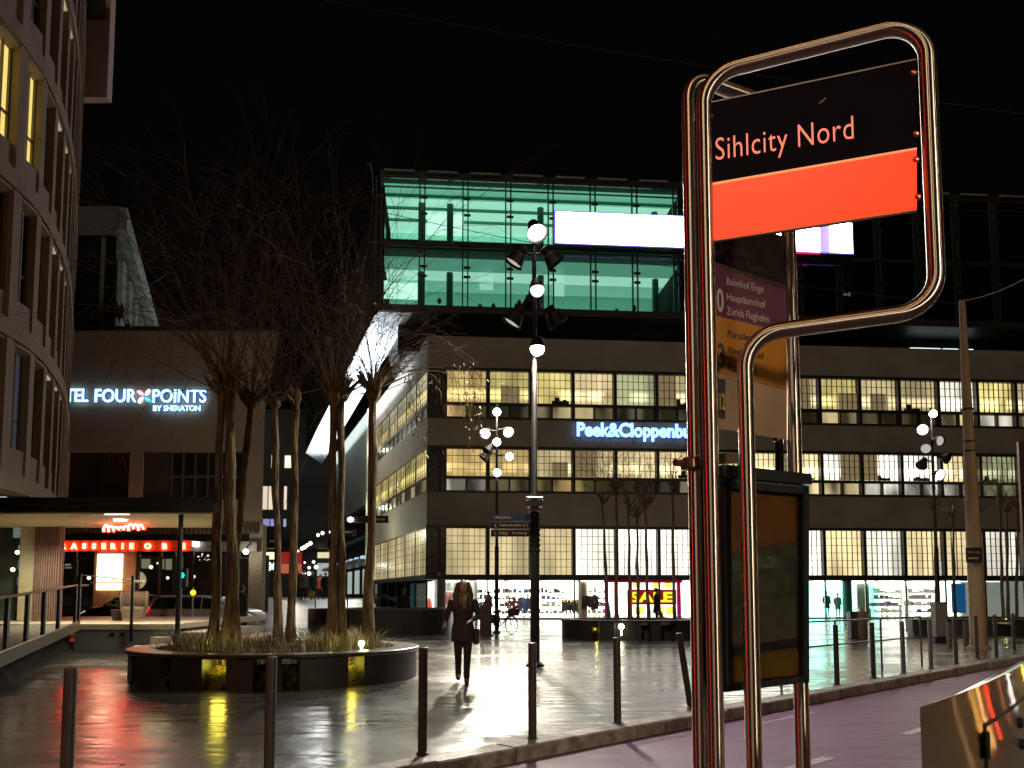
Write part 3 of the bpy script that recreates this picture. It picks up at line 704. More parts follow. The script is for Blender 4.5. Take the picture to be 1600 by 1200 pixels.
RED = glow("warm_neon_letters", (1,.42,.16), 7, (.5,.1,.05)); REDH = glow("red_neon_glow", (1,.008,.003), 32, (.3,.02,.01))
lx = [(91,"B"),(107,"R"),(123,"A"),(139,"S"),(154,"S"),(169,"E"),(184,"R"),(198,"I"),(212,"E"),(237,"O"),(263,"B"),(292,"E")]
for bd, mm, y, e in ((.03, RED, -.44, .05), (.12, REDH, -.38, .02)):
    for px, ch in lx:
        p = P(px, 858.5 if mm is RED else 859, YH); hh = .28 if mm is RED else .36
        text("letter", ch, mm, hotel, frame_m((p.x-H0.x, y, p.z-(hh-.28)/2), (1,0,0), (0,0,1)), height=hh, ext=e, bold=bd, align='C')
# glazed restaurant front
b = MB(); b.box(xl, hx(388,900), .05, .35, 0, .55); b.build("plinth", M_dark, hotel)
b = MB(); b.box(xl, hx(388,900), 3.2, 3.4, 0, zb-.02); b.build("room_wall", mat("dim_brown_wall", (.14,.09,.06), rough=.7, var=.4, scale=.8), hotel)
b = MB(); b.box(xl, hx(388,900), .3, 3.2, .56, .60); b.build("room_floor", mat("dark_boards", (.08,.05,.035), rough=.4), hotel)
b = MB(); b.box(hx(150,890), hx(214,890), -.18, .3, .56, zb-.01); b.build("entrance_wall", mat("orange_brown_wall", (.42,.20,.09), rough=.6, var=.15), hotel)
b = MB(); b.rbox(hx(155,890), hx(195,890), -.28, -.185, hz(922), hz(866), .05); b.build("lit_menu_panel", glow("warm_white_panel", (1,.80,.52), 3.2), hotel)
b = MB()
for px in (97, 117, 148, 216, 250, 272, 300, 330, 352, 372): b.box(hx(px,890)-.06, hx(px,890)+.06, -.02, .12, .56, zb-.01)
b.box(hx(97,890), hx(388,890), -.01, .1, hz(872)-.04, hz(872)+.04); b.build("mullion", M_dark, hotel)
b = MB(); b.box(hx(97,890), hx(149,890), .02, .035, .56, zb-.02); b.box(hx(216,890), hx(388,890), .02, .035, .56, zb-.02); b.build("glazing", GL, hotel)
rn = random.Random(9)
b = MB()
for (pa,pb,ya,yb,dp) in ((221,234,872,888,3.1),(248,256,872,889,3.1),(259,268,873,890,3.1),(119,121,872,900,1.5),(98,110,881,884,2.5),(98,112,886,888,2.5)):
    Yd = YH+dp; b.box(P(pa,880,Yd).x-H0.x, P(pb,880,Yd).x-H0.x, dp, dp+.05, P(pa,yb,Yd).z, P(pa,ya,Yd).z)
b.build("lit_shelf", glow("olive_shelf_light", (.75,.68,.45), .30), hotel)
b = MB()
for (px,py,r) in ((236,886,.10),(262,903,.08),(246,880,.05),(310,870,.05),(325,868,.05),(316,866,.04),(331,904,.11),(303,901,.08),(139,903,.1)):
    p = P(px,py,YH+1.0); b.ball((p.x-H0.x, 1.0, p.z), (r,r,r), 8, 6)
b.build("table_lamp", glow("small_room_lamp", (1,.86,.66), 2.0), hotel)
b = MB()
for k in range(14): p = P(308+rn.uniform(0,30), 868+rn.uniform(0,8), YH+.8); b.ball((p.x-H0.x,.8,p.z),(.03,.03,.03),6,4)
b.build("fairy_lights", glow("fairy_light", (1,.9,.6), 1.2), hotel)
# pale corner pier with a bright wall lamp
b = MB(); b.box(hx(388,900)+.01, hx(411,900)-.05, .0, .6, 0, 4.89); b.build("pier", mat("pale_pier", (.42,.37,.27), rough=.7, bump=.2), hotel)
wl = P(384, 862, YH-.6); b = MB(); b.ball((wl.x-H0.x,-.6,wl.z),(.13,.13,.13)); b.build("wall_lamp", glow("white_wall_lamp", (1,.9,.82), 14), hotel)
b = MB(); b.tube([(wl.x-H0.x,-.6,wl.z+.12),(wl.x-H0.x+.1,-.5,wl.z+.35),(wl.x-H0.x+.1,.0,wl.z+.35)], .03, 6); b.build("lamp_arm", M_black, hotel)
lamp("wall_lamp_light", 'POINT', (wl.x, wl.y-.3, wl.z), 22, (1,.88,.66), .13)
wl = P(305, 850, YH-.5); b = MB(); b.rbox(wl.x-H0.x-.12,wl.x-H0.x+.12,-.55,-.26,wl.z-.12,wl.z+.12); b.build("wall_lamp", glow("white_box_lamp", (1,.92,.85), 6), hotel)
p = P(175, 905, YH-1.2); lamp("menu_panel_light", 'POINT', tuple(p), 40, (1,.70,.40), .5)

# tower behind the hotel
tw = thing("office_tower", "dark glazed office tower rising behind the hotel with a pale sloping-looking side edge", "building", (-18, 46, 0))
b = MB(); p0 = P(184,328,46); xr2 = p0.x+18; zt = p0.z
dd = Vector((-.338,1,0))
b.prism([(-12,0),(xr2,0),(xr2+dd.x*63,63),(-40,63)], 14, zt-.02)
b.build("wall", M_dglass, tw)
b = MB(); b.box(-12.1, xr2+.15, -.25, -.002, zt-1.6, zt+.1); b.build("fascia", mat("grey_fascia", (.10,.11,.10), rough=.5), tw)
b = MB()
q0, q1 = Vector((xr2+.02, 0, 0)), Vector((xr2+.02+dd.x*55, 55, 0))
b.slab([(q0.x+.05,q0.y-.2,zt+.1),(q1.x+.05,q1.y,zt+.1),(q1.x+.05,q1.y,zt-.9),(q0.x+.05,q0.y-.2,zt-1.2)], (.5,.17,0)); b.build("cornice", mat("pale_cornice", (.26,.26,.24), rough=.6, var=.5, scale=1.2), tw)
b = MB()
for k in range(16):
    for zz in (zt-4.5, zt-8):
        p = q0.lerp(q1, .04+k*.06); b.slab([(p.x+.06,p.y,zz),(p.x+.06+dd.x*1.1,p.y+1.1,zz),(p.x+.06+dd.x*1.1,p.y+1.1,zz+2.4),(p.x+.06,p.y,zz+2.4)], (.10,.03,0))
b.build("side_windows", glow("dim_side_window", (.75,.72,.6), .07, (.05,.05,.05)), tw)
b = MB()
for px in (160,163): x = P(px,420,46).x+18; b.box(x-.06,x+.06,-.10,-.003,14,zt-1.62)
b.build("mullion", mat("grey_steel", (.12,.12,.12), rough=.4), tw)

# ================================================================== CONCRETE BUILDING ON THE LEFT
M_conc = mat("exposed_concrete", (.27,.215,.15), rough=.8, var=.16, scale=1.5, bump=.25, bscale=30, stretch=(1,1,.4))
M_conc2 = mat("mauve_render", (.17,.12,.115), rough=.8, var=.15, scale=1.5, bump=.15, bscale=30)
M_rec = mat("window_reveal", (.34,.28,.20), rough=.7, var=.1)
lb = thing("concrete_building", "curved concrete building with deep-set windows between upright fins, glow bars added under the lintels", "building", (-11.5, 18.5, 0))
ctrl = [(-11.2,10.8),(-11.25,14.2),(-11.32,17.04),(-11.5,19.3),(-12.24,21.7),(-13.25,24.1),(-14.6,26.8),(-16.13,29.8),(-17.75,32.8),(-19.1,35.2)]
pl = []
for i in range(len(ctrl)-1):
    p0=Vector(ctrl[max(i-1,0)]);p1=Vector(ctrl[i]);p2=Vector(ctrl[i+1]);p3=Vector(ctrl[min(i+2,len(ctrl)-1)])
    for k in range(12):
        t=k/12; pl.append(.5*((2*p1)+(-p0+p2)*t+(2*p0-5*p1+4*p2-p3)*t*t+(-p0+3*p1-3*p2+p3)*t**3))
pl.append(Vector(ctrl[-1]))
cum=[0]
for i in range(len(pl)-1): cum.append(cum[-1]+(pl[i+1]-pl[i]).length)
def at_len(L):
    for i in range(len(pl)-1):
        if cum[i+1] >= L: f=(L-cum[i])/(cum[i+1]-cum[i]); return pl[i].lerp(pl[i+1], f), (pl[i+1]-pl[i]).normalized()
    return pl[-1], (pl[-1]-pl[-2]).normalized()
LB0 = Vector((-11.5,18.5))
def lbm(L):                                            # frame at arc length L: x along, y out of the wall
    p,t = at_len(L); p = p-LB0; out = Vector((t.y,-t.x))
    M = Matrix.Identity(4); M[0][0],M[1][0]=t.x,t.y; M[0][1],M[1][1]=-out.x,-out.y; M[0][3],M[1][3]=p.x,p.y
    return M                                           # local -y is outward
FH, Z0, NF = 3.45, 4.25, 6
TOT = cum[-1]; BAY = 1.22; nb = int(TOT/BAY)
for k in range(NF):
    z = Z0+k*FH; bands = MB()
    for i in range(len(pl)-1):
        m0, m1 = lbm(cum[i]+1e-4), lbm(cum[i+1]-1e-4); rr = []
        for m_ in (m0, m1): rr.append([tuple(m_ @ Vector(q)) for q in ((0,-.07,z-.40),(0,-.07,z),(0,.5,z),(0,.5,z-.40))])
        bands.loft(rr, cap=(i in (0, len(pl)-2)))
    bands.build("floor_band", M_conc, lb)
ww = BAY-.48; hgt = FH-.404
wg_ = MB().box(.14,.14+ww,.24,.27,.62,hgt).mesh("window"); wg_.materials.append(mat("dark_office_glass", (.015,.015,.018), rough=.1, var=.3))
wl_ = MB().box(.14,.14+ww,.23,.27,.62,hgt).mesh("window_lit"); wl_.materials.append(glow("yellow_room", (1,.74,.20), 1.0))
wb_ = MB().box(.14,.14+ww,.23,.27,.62,hgt).mesh("window_blue"); wb_.materials.append(glow("blue_curtain", (.22,.26,.42), .10, (.2,.22,.28)))
si_ = MB().box(.14,.14+ww,.06,.45,.002,.615).mesh("sill"); si_.materials.append(M_conc)
ja_ = MB().box(.02,.135,.02,.45,.004,hgt).mesh("jamb"); ja_.materials.append(M_rec)
fr_ = MB().box(.14,.19,.17,.235,.62,hgt).box(.14+ww-.05,.14+ww,.17,.235,.62,hgt).box(.14+ww*.5,.14+ww*.5+.05,.17,.235,.62,hgt).box(.19,.09+ww,.18,.23,1.30,1.35).mesh("frame"); fr_.materials.append(mat("olive_frame", (.12,.10,.07), rough=.5))
re_ = MB().slab([(.14,.0,hgt-.006),(.14+ww,.0,hgt-.006),(.14+ww,.235,hgt-.10),(.14,.235,hgt-.10)],(0,0,-.06)).mesh("lintel"); re_.materials.append(M_rec)
hd_ = MB().box(.20,.02+ww,.02,.12,hgt-.13,hgt-.085).mesh("lamp"); hd_.materials.append(glow("warm_lintel_glow", (1,.80,.46), .42))  # bar glows in place of light caught under the lintel, not a fixture
for j in range(nb):
    m_ = lbm(j*BAY+.5); t_ = math.atan2(m_[1][0], m_[0][0]); up = j > 9
    b = MB(); b.M = m_
    for k in range(NF): b.box(-.34, .02, -.03, .45, Z0+k*FH+.004, Z0+k*FH+FH-.404)
    b.build("fin", M_conc, lb)
    for k in range(NF-1):
        if j < 4: continue
        z = Z0+k*FH; o_ = put((wl_ if (j in (5,6) and k==2) else wb_ if (j==6 and k==0) else wg_), "window", lb, m_ @ Vector((0,0,z)), t_)
        if k >= 3 and j > 9: continue
        for me_, nm_ in ((si_,"sill"),(fr_,"frame"),(re_,"lintel"),(ja_,"jamb")): put(me_, nm_, o_, (0,0,0), 0)
        if j >= 8: put(hd_, "lamp", o_, (0,0,0), 0)  # painted lintel glow, no fixture there
core = [tuple(Vector((p.x,p.y))-LB0) for p in pl]
inn = [lbm(cum[i]) @ Vector((0,.46,0)) for i in range(0,len(pl),6)]
b = MB(); b.prism([(q.x,q.y) for q in inn] + [(-20,17.3),(-20,-7.7)], Z0+.01, Z0+NF*FH); b.build("core", M_core, lb)
# roof slab that juts out at the far end
q0, q1 = P(119,152,32), P(167,155,32)
b = MB(); b.box(q0.x+11.5-3.5, q1.x+11.5, 32-18.5, 32.4-18.5, q0.z, q0.z+12); b.build("jutting_storey", mat("pale_mauve_wall", (.62,.50,.40), rough=.8, var=.06, scale=.6), lb)
b = MB(); b.prism([(-20,-11),(.6,-8),(.4,2),(-1.2,6),(-6,15.5)], Z0+NF*FH-.2, Z0+NF*FH+.4); b.build("roof", M_dark, lb)
# ground floor: pale pillar, fluted screen, dark shopfronts
YG = 24.0
def gx(px, Y=YG): return P(px, 880, Y).x+11.5
b = MB(); b.rbox(gx(29), gx(54), YG-18.5, YG-18.0, .75, zat(800,YG), .03); b.build("pillar", mat("cream_pillar", (.46,.42,.30), rough=.6, var=.1), lb)
b = MB(); n_=11
for i in range(n_):
    x0 = gx(56)+(gx(97)-gx(56))*i/n_; wdt=(gx(97)-gx(56))/n_
    b.box(x0, x0+wdt*.6, YG-18.6, YG-18.4, .75, zat(800,YG)); b.box(x0+wdt*.6, x0+wdt, YG-18.5, YG-18.4, .75, zat(800,YG))
b.build("fluted_screen", mat("mauve_flutes", (.20,.13,.12), rough=.6), lb)
b = MB(); b.box(gx(-60), gx(29)-.02, YG-17.9, YG-17.7, .75, zat(790,YG)); b.build("shopfront", mat("green_grey_shopfront", (.10,.12,.10), rough=.3, var=.5, scale=2), lb)
b = MB()
for (pa,pb,ya,yb,c) in ((2,18,816,838,0),(11,15,850,866,1),(19,22,850,866,1),(12,22,874,890,1),(12,22,900,915,1)):
    b.box(gx(pa), gx(pb), YG-18.0, YG-17.92, P(pa,yb,YG).z, P(pa,ya,YG).z)
b.build("lit_pane", glow("grey_green_light", (.35,.45,.38), .32), lb)
b = MB()
for px,py in ((27,863),(20,890)): p=P(px,py,YG-.3); b.ball((p.x+11.5,p.y-18.5,p.z),(.06,.06,.06),8,6)
b.build("spot_lamp", glow("tiny_white_lamp", (1,.9,.7), 4), lb)
b = MB(); q0=P(0,780,23.5); b.box(q0.x+11.5-1.0, q0.x+11.5+.34, 4.8, 5.2, q0.z-.04, q0.z+.06); b.build("ceiling_lamp", glow("cold_ceiling_lamp", (.75,1,.92), .9), lb)

# ================================================================== CANOPY, TERRACE, RAMP
YC1, YC2 = 20.0, 24.3
zc0, zc1 = zat(801, YC1, 200), zat(777, YC1, 200)
M_conc_t = mat("smooth_concrete", (.46,.42,.33), rough=.55, var=.15, scale=1.2, bump=.1)
M_bluec = mat("blue_grey_concrete", (.16,.18,.19), rough=.65, var=.25, scale=1.1, bump=.2)
cn = thing("canopy", "flat dark-edged canopy with a cream underside on a thin black column before the restaurant", "canopy", (-10, YC1, 0))
xr = P(335, 790, YC1).x+10
b = MB(); dC = YC2-YC1; b.prism([(-6.0,0),(xr,0),(xr-.338*dC,dC),(-6.0,dC)], zc0+.02, zc1); b.build("roof", M_black, cn)
b = MB(); b.prism([(-5.9,.05),(xr-.08,.05),(xr-.08-.338*(dC-.1),dC-.05),(-5.9,dC-.05)], zc0-.02, zc0+.018); b.build("underside", mat("cream_soffit", (.60,.54,.36), rough=.6, var=.08, scale=.8), cn)
cp = P(280, 900, YC1+.35); b = MB(); b.tube([(cp.x+10,.35,.40),(cp.x+10,.35,zc0-.02)], .06, 12); b.build("column", M_black, cn)
dl = P(188, 808, YC1+1.6); b = MB(); b.lathe([(.16,0),(.16,.03)], (dl.x+10, 1.6, zc0-.055), 20); b.build("downlight", glow("canopy_downlight", (1,.93,.78), 10), cn)
rn = random.Random(4); pts = []; Yn = YC1+2.9
for i in range(60):
    t = i/59; px = 160 + 64*t; amp = 4.0 + 1.6*math.sin(9*t+1)
    p = P(px + 1.6*math.cos(t*52), 825 + 1.0*math.sin(5*t) + amp*math.sin(t*52) - (3 if .66 < t < .78 else 0), Yn); pts.append((p.x+10, 2.9, min(p.z, zc0-.05)))
b = MB(); b.tube(pts, .028, 6); b.build("neon_script", glow("neon_white_red", (1,.50,.36), 7), cn)
b = MB(); b.tube([(p[0],2.94,p[2]) for p in pts], .055, 6); b.build("neon_script", REDH, cn)
b = MB()
for i in (6, 50): b.tube([(pts[i][0],2.97,pts[i][2]),(pts[i][0],2.97,zc0-.02)], .012, 5)
b.build("neon_hanger", M_black, cn)
b = MB(); b.box(P(160,802,YC1).x+10, P(198,802,YC1).x+10, .10, .16, zc0-.04, zc0-.022); b.build("strip_light", glow("canopy_strip", (1,.93,.75), 3), cn)
lamp("canopy_downlight_lamp", 'SPOT', (dl.x, YC1+1.6, zc0-.1), 460, (1,.88,.55), .15, (dl.x, YC1+1.6, 0), .6, 150)
lamp("canopy_downlight_lamp", 'SPOT', (P(60,808,YC1+2.5).x, YC1+2.5, zc0-.1), 340, (1,.88,.55), .15, (P(60,808,YC1+2.5).x, YC1+2.5, 0), .6, 150)
lamp("canopy_downlight_lamp", 'SPOT', (P(270,808,YC1+2.5).x, YC1+2.5, zc0-.1), 200, (1,.88,.55), .15, (P(270,808,YC1+2.5).x, YC1+2.5, 0), .6, 150)
lamp("canopy_bounce", 'POINT', (-9.2, YC1+2, 1.9), 22, (1,.86,.50), .5)
tz = zat(975, 21.7, 200)
tr = thing("terrace", "raised concrete terrace with a blue-grey front wall and low steps at its end", "terrace", (-12, 21.7, 0))
xe = P(268, 985, 21.7).x+12
b = MB(); b.box(P(116,985,21.7).x+12, xe, 0, .3, 0, tz-.14); b.box(-9, P(100,985,21.7).x+12, .0, .3, 0, tz-.14); b.build("front_wall", M_bluec, tr)
b = MB(); b.box(-9, xe+.05, -.06, 7.6, tz-.138, tz); b.build("slab", M_conc_t, tr)
b = MB()
for k,(pa, pb, py, dz) in enumerate(((268,312,990,.20),(300,345,997,.40))):
    b.box(xe+.06+.75*k, xe+.06+.75*(k+1), .1-.35*k, 5, 0, tz-.22*(k+1)); 
b.build("steps", M_conc_t, tr)
b = MB()
for k in range(2): b.box(P(208,985,21.2).x+12-.3*k+.4, xe+.05, -.40-.42*k, -.07-.42*k, 0, tz-.20*(k+1)-.12)
b.build("front_steps", M_conc_t, tr)
b = MB()
for px in (176,192): p = P(px,992,21.7); b.lathe([(.055,0),(.055,.05)], (p.x+12,-.001,p.z), 12, (0,-1,0))
b.build("wall_lamp", M_black, tr)
# ramp with balustrade leading up to the terrace
ra, rb = P(-40,1030,12.2), P(118,968,21.6)
ra.z, rb.z = .48, tz
rp = thing("ramp", "long concrete ramp climbing to the terrace with a blackened edge", "ramp", (-9, 14, 0))
o_ = Vector((-9,14,0)); u_ = (rb-ra); u_.z=0; u_.normalize(); n_ = Vector((u_.y,-u_.x,0))
A_, B_ = ra-o_, rb-o_
b = MB(); b.slab([tuple(A_), tuple(B_), tuple(B_-n_*1.6), tuple(A_-n_*1.6)], (0,0,-.14)); b.build("deck", mat("dull_deck", (.12,.10,.08), rough=.7, var=.3), rp)
b = MB(); b.slab([tuple(A_+n_*.02+Vector((0,0,.05))), tuple(B_+n_*.02+Vector((0,0,.05))), tuple(B_+n_*.02+Vector((0,0,-.16))), tuple(A_+n_*.02+Vector((0,0,-.16)))], tuple(n_*.08)); b.build("edge_beam", mat("worn_edge", (.07,.058,.045), rough=.5, var=.4, scale=5), rp)
b = MB(); b.slab([tuple(A_-n_*.5+Vector((0,0,-.16))), tuple(B_-n_*.3+Vector((0,0,-.16))), (B_.x,B_.y,0), (A_.x,A_.y,0)], tuple(-n_*.2)); b.build("side_wall", mat("stained_black_wall", (.015,.014,.013), rough=.9, var=.5, spec=.1), rp)
M_rail = mat("brown_steel_rail", (.10,.075,.055), rough=.35, metal=.4)
rl = thing("ramp_railing", "black upright posts with a thin handrail along the ramp edge", "railing", (-9, 14, 0))
b = MB(); rr_ = [A_+Vector((0,0,.92)), B_+Vector((0,0,1.0)), B_+u_*2.2+Vector((0,0,1.02))]; b.tube(rr_, .028, 8); b.tube([A_+Vector((0,0,.06))+n_*.06, B_+Vector((0,0,.06))+n_*.06], .025, 6); b.build("handrail", M_rail, rl)
for px in (-28, -8, 11, 42, 68, 91, 117):
    f = None; d = ray(px, 960)
    t = ((ra.x*d.y - ra.y*d.x))/((u_.y*d.x - u_.x*d.y)); p = ra+u_*t - o_; Lr=(rb-ra).length; p.z = A_.z+(B_.z-A_.z)*min(t/Lr,1)
    b = MB(); b.box(p.x-.035,p.x+.035,p.y-.03,p.y+.03,p.z-.02,p.z+.93+.08*min(t/Lr,1)); b.build("post", M_black, rl)
tl = thing("terrace_railing", "low thin-barred railing with one tall post standing on the terrace edge", "railing", (-11, 22.2, 0))
b = MB(); p0,p1 = P(122,897,22.0),P(222,912,21.9)
b.tube([(p0.x+11,-.1,tz+1.28),(P(222,912,21.9).x+11,-.1,tz+1.10)], .016, 6); b.tube([(P(135,912,21.9).x+11,-.1,tz+1.08),(P(222,912,21.9).x+11,-.1,tz+1.08)], .014, 6); b.build("handrail", M_rail, tl)
for px in (123,206):
    p = P(px,960,21.6); b = MB(); b.box(p.x+11-.03,p.x+11+.03,-.63,-.57,tz-.45 if px==206 else tz,tz+1.28 if px==123 else tz+1.25); b.build("post", M_black, tl)

# building closing the far end of the passage
fe = thing("passage_end_building", "dark building closing the far end of the passage with a few lit windows", "building", (-33, 118, 0))
def ex(px): return P(px,780,118).x+33
def ez(py): return P(460,py,118).z
b = MB(); b.box(ex(395), ex(520), 0, 8, 1, ez(640)); b.build("wall", mat("charcoal_render", (.06,.06,.06), rough=.8), fe)
for (pa,pb,ya,yb,c,s) in ((423,431,711,731,(1,.75,.45),.8),(444,461,712,731,(1,.85,.62),1.3),(408,418,760,796,(1,.82,.62),.8),(420,433,760,796,(1,.82,.62),.9),(444,448,760,796,(1,.82,.62),.9),(412,422,811,822,(.5,.5,1),.5),(424,432,811,822,(.5,.5,1),.6),(444,448,811,823,(.7,.7,1),.5),
    (402,414,863,874,(1,.88,.5),1.2),(415,433,863,874,(1,.88,.5),1.4),(418,430,882,890,(.7,1,.95),1.0),(498,518,863,872,(1,.9,.5),.8),(498,518,880,900,(.7,.85,.8),.5)):
    b = MB(); b.box(ex(pa), ex(pb), -.12, -.02, ez(yb), ez(ya)); b.build("window", glow("far_window_%d_%d" % (pa,ya), c, s), fe)
b = MB(); b.box(ex(440), ex(474), -.6, -.13, ez(880), ez(863)); b.build("red_awning", glow("red_backlit_awning", (.8,.05,.03), .28, (.4,.03,.02)), fe)
b = MB(); b.box(ex(440), ex(474), -.4, -.14, ez(896), ez(881)); b.build("red_shopfront", glow("orange_red_shop", (1,.22,.12), .40, (.4,.1,.05)), fe)
b = MB(); b.box(ex(398), ex(520), -2.5, -.7, ez(858), ez(846)); b.build("awning", M_black, fe)
rn = random.Random(5); b = MB()
for (px,py) in ((497,836),(504,833),(472,857),(476,855),(480,852),(485,849),(476,879),(483,887),(494,886),(475,895),(483,896),(466,861),(490,878)): 
    p = P(px,py,112); r=rn.uniform(.14,.3); b.ball((p.x+33,p.y-118,p.z),(r,r,r),8,6)
b.build("shop_lamp", glow("passage_lamp", (1,.92,.8), 2.2), fe)
b = MB()
for (px,py,c) in ((405,882,0),(421,885,0),(429,885,0)): p=P(px,py,112); b.ball((p.x+33,-6,p.z),(.3,.3,.6),8,6)
b.build("shop_lamp", glow("cool_passage_lamp", (.8,1,1), 1.8), fe)

# ================================================================== STOP SIGN (two tube loops)
def brushed(m, k, rough):
    """grooves that scatter the reflection only along the brushing's cross direction (the 'along' tangent)"""
    n = m.node_tree.nodes; l = m.node_tree.links; b = n["Principled BSDF"]; b.inputs["Roughness"].default_value = rough; b.inputs["Anisotropic"].default_value = 0
    tg = n.new("ShaderNodeTangent"); tg.direction_type = 'UV_MAP'; tg.uv_map = "along"
    ge = n.new("ShaderNodeNewGeometry"); wn = n.new("ShaderNodeTexWhiteNoise"); wn.noise_dimensions = '3D'; l.new(ge.outputs["Position"], wn.inputs["Vector"])
    ma = n.new("ShaderNodeMath"); ma.operation = 'MULTIPLY_ADD'; ma.inputs[1].default_value = k; ma.inputs[2].default_value = -k/2; l.new(wn.outputs["Value"], ma.inputs[0])
    sc_ = n.new("ShaderNodeVectorMath"); sc_.operation = 'SCALE'; l.new(tg.outputs[0], sc_.inputs[0]); l.new(ma.outputs[0], sc_.inputs["Scale"])
    ad_ = n.new("ShaderNodeVectorMath"); ad_.operation = 'ADD'; l.new(sc_.outputs[0], ad_.inputs[0]); l.new(ge.outputs["Normal"], ad_.inputs[1])
    no = n.new("ShaderNodeVectorMath"); no.operation = 'NORMALIZE'; l.new(ad_.outputs[0], no.inputs[0]); l.new(no.outputs[0], b.inputs["Normal"])
def tube_mat():
    """polished, lengthwise-brushed steel: highlights stretch along the tube"""
    m = bpy.data.materials.new("brushed_tube_steel"); m.use_nodes = True; n = m.node_tree.nodes; l = m.node_tree.links
    b = n["Principled BSDF"]; b.inputs["Metallic"].default_value = 1; b.inputs["Base Color"].default_value = (.53,.48,.43,1)
    b.inputs["Roughness"].default_value = .32; b.inputs["Anisotropic"].default_value = 1.0; b.inputs["Anisotropic Rotation"].default_value = 0.0
    tg = n.new("ShaderNodeTangent"); tg.direction_type = 'UV_MAP'; tg.uv_map = "along"; l.new(tg.outputs[0], b.inputs["Tangent"])
    return m
M_tube = tube_mat()
def long_tube(path, r, name, parent, n=24):
    b = MB(); b.tube(path, r, n); o = b.build(name, M_tube, parent, smooth='auto'); me = o.data; uv = me.uv_layers.new(name="along")
    cum_ = [0.0]
    for i in range(len(path)-1): cum_.append(cum_[-1]+(Vector(path[i+1])-Vector(path[i])).length)
    for p in me.polygons:
        ks = [v % n for v in p.vertices]; wrap = (0 in ks and n-1 in ks)
        for li, v in zip(p.loop_indices, p.vertices):
            k = v % n; uv.data[li].uv = (cum_[v//n], (n if (wrap and k == 0) else k)/n*2*math.pi*r)
    return o
PA = (P(1101,700,4.0).x, 4.0); PBp = (P(1450,250,3.68).x, 3.68)
def fpl(px,py): return onplane(px,py,PA,PBp)
sg = thing("stop_sign", "tall looped steel tube sign carrying a dark name panel over a bright red-orange band", "stop sign", (PA[0], PA[1], 0))
S0 = Vector((PA[0],PA[1],0))
q = [fpl(1104,900), fpl(1099,118), fpl(1446,30), fpl(1461,483), fpl(1163,524), fpl(1166,900)]
q[0].z = 0; q[5].z = 0; q[0].x, q[0].y = q[1].x, q[1].y; q[5].x, q[5].y = q[4].x, q[4].y; q[3].x, q[3].y = q[2].x, q[2].y
path = fillet([p - S0 for p in q], .175, 12)
long_tube(path, .0385, "tube_frame", sg)
pn = Vector((PBp[0]-PA[0], PBp[1]-PA[1], 0)).normalized(); pout = Vector((pn.y, -pn.x, 0))            # towards the camera
def pq(px,py,off=.0): return fpl(px,py) - S0 + pout*off
def panel(name, corners, m, parent, th=.012, off=0.0, fn=pq, out=pout):
    b = MB(); b.slab([tuple(fn(*c) + out*(off-th/2)) for c in corners], tuple(out*th)); return b.build(name, m, parent)
M_violet = mat("dark_violet_panel", (.0050,.0025,.0075), rough=.5, var=.2, spec=.05)
panel("panel_back", ((1108,377),(1431,328.5),(1430.5,95.5),(1108,163.5)), mat("grey_panel_back", (.05,.05,.05), rough=.7), sg, th=.006, off=-.012)
panel("name_panel", ((1107,288),(1432,232),(1431,94),(1107,162)), M_violet, sg)
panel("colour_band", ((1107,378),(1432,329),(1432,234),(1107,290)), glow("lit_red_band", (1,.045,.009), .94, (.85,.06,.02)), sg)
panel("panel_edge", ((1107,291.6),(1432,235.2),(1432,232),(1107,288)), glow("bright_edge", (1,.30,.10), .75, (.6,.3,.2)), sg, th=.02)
panel("panel_edge", ((1107,380),(1432,331),(1432,329),(1107,378)), mat("tan_edge", (.25,.16,.09), rough=.4), sg, th=.02)
panel("panel_edge", ((1107,163),(1431,95.2),(1431,93),(1107,161)), mat("grey_edge", (.3,.25,.22), rough=.3), sg, th=.018)
tM = frame_m(pq(1119,263,.0085), pn, (0,0,1))
r1 = fpl(1334,226)-fpl(1119,263)
text("lettering", "Sihlcity Nord", glow("red_lit_letters", (1,.17,.11), .85, (.8,.3,.2)), sg, tM, width=math.hypot(r1.x,r1.y), height=.150, ext=.002, bold=-.008, spacing=1.06)
for px,py in ((1427,115),(1431,210),(1431,250),(1434,308),(1110,182),(1110,270),(1110,320),(1110,365)):
    p = pq(px,py); b = MB(); b.ball((p.x,p.y,p.z), (.016,.016,.016), 10, 8); b.build("bolt", mat("red_lit_bolt", (.5,.12,.08), rough=.3, metal=.6), sg)
ax = pq(1286,162,.007); b = MB(); b.tube([ax+pn*-.018, ax+Vector((0,0,.012)), ax+pn*.012+Vector((0,0,.022))], .003, 5); b.build("scratch_mark", mat("scratch", (.3,.25,.22)), sg)

QA = (P(1079,700,4.08).x, 4.08); QB = (P(1244,800,4.40).x, 4.40)
def bpl(px,py): return onplane(px,py,QA,QB)
B0 = Vector((QA[0],QA[1],0))
ls = thing("line_sign", "rear steel tube loop carrying the stacked tram line panels and night bus plate", "line sign", B0)
q = [bpl(1079,900), bpl(1076,118), bpl(1236,150), bpl(1244,900)]
q[0].x,q[0].y = q[1].x,q[1].y; q[2].x,q[2].y = QB; q[3].x,q[3].y = QB; q[0].z=q[3].z=0; q[2].z = q[1].z
long_tube(fillet([p-B0 for p in q], .14, 10), .0385, "tube_frame", ls)
bn = Vector((QB[0]-QA[0], QB[1]-QA[1], 0)).normalized(); bout = Vector((bn.y,-bn.x,0))
def bq(px,py,off=0.0): return bpl(px,py) - B0 + bout*off
def bpan(name, c, m, **k): return panel(name, c, m, ls, fn=bq, out=bout, **k)
def pr(x, yl, yr): return x, yl + (yr-yl)*(x-1110)/(1228-1110)
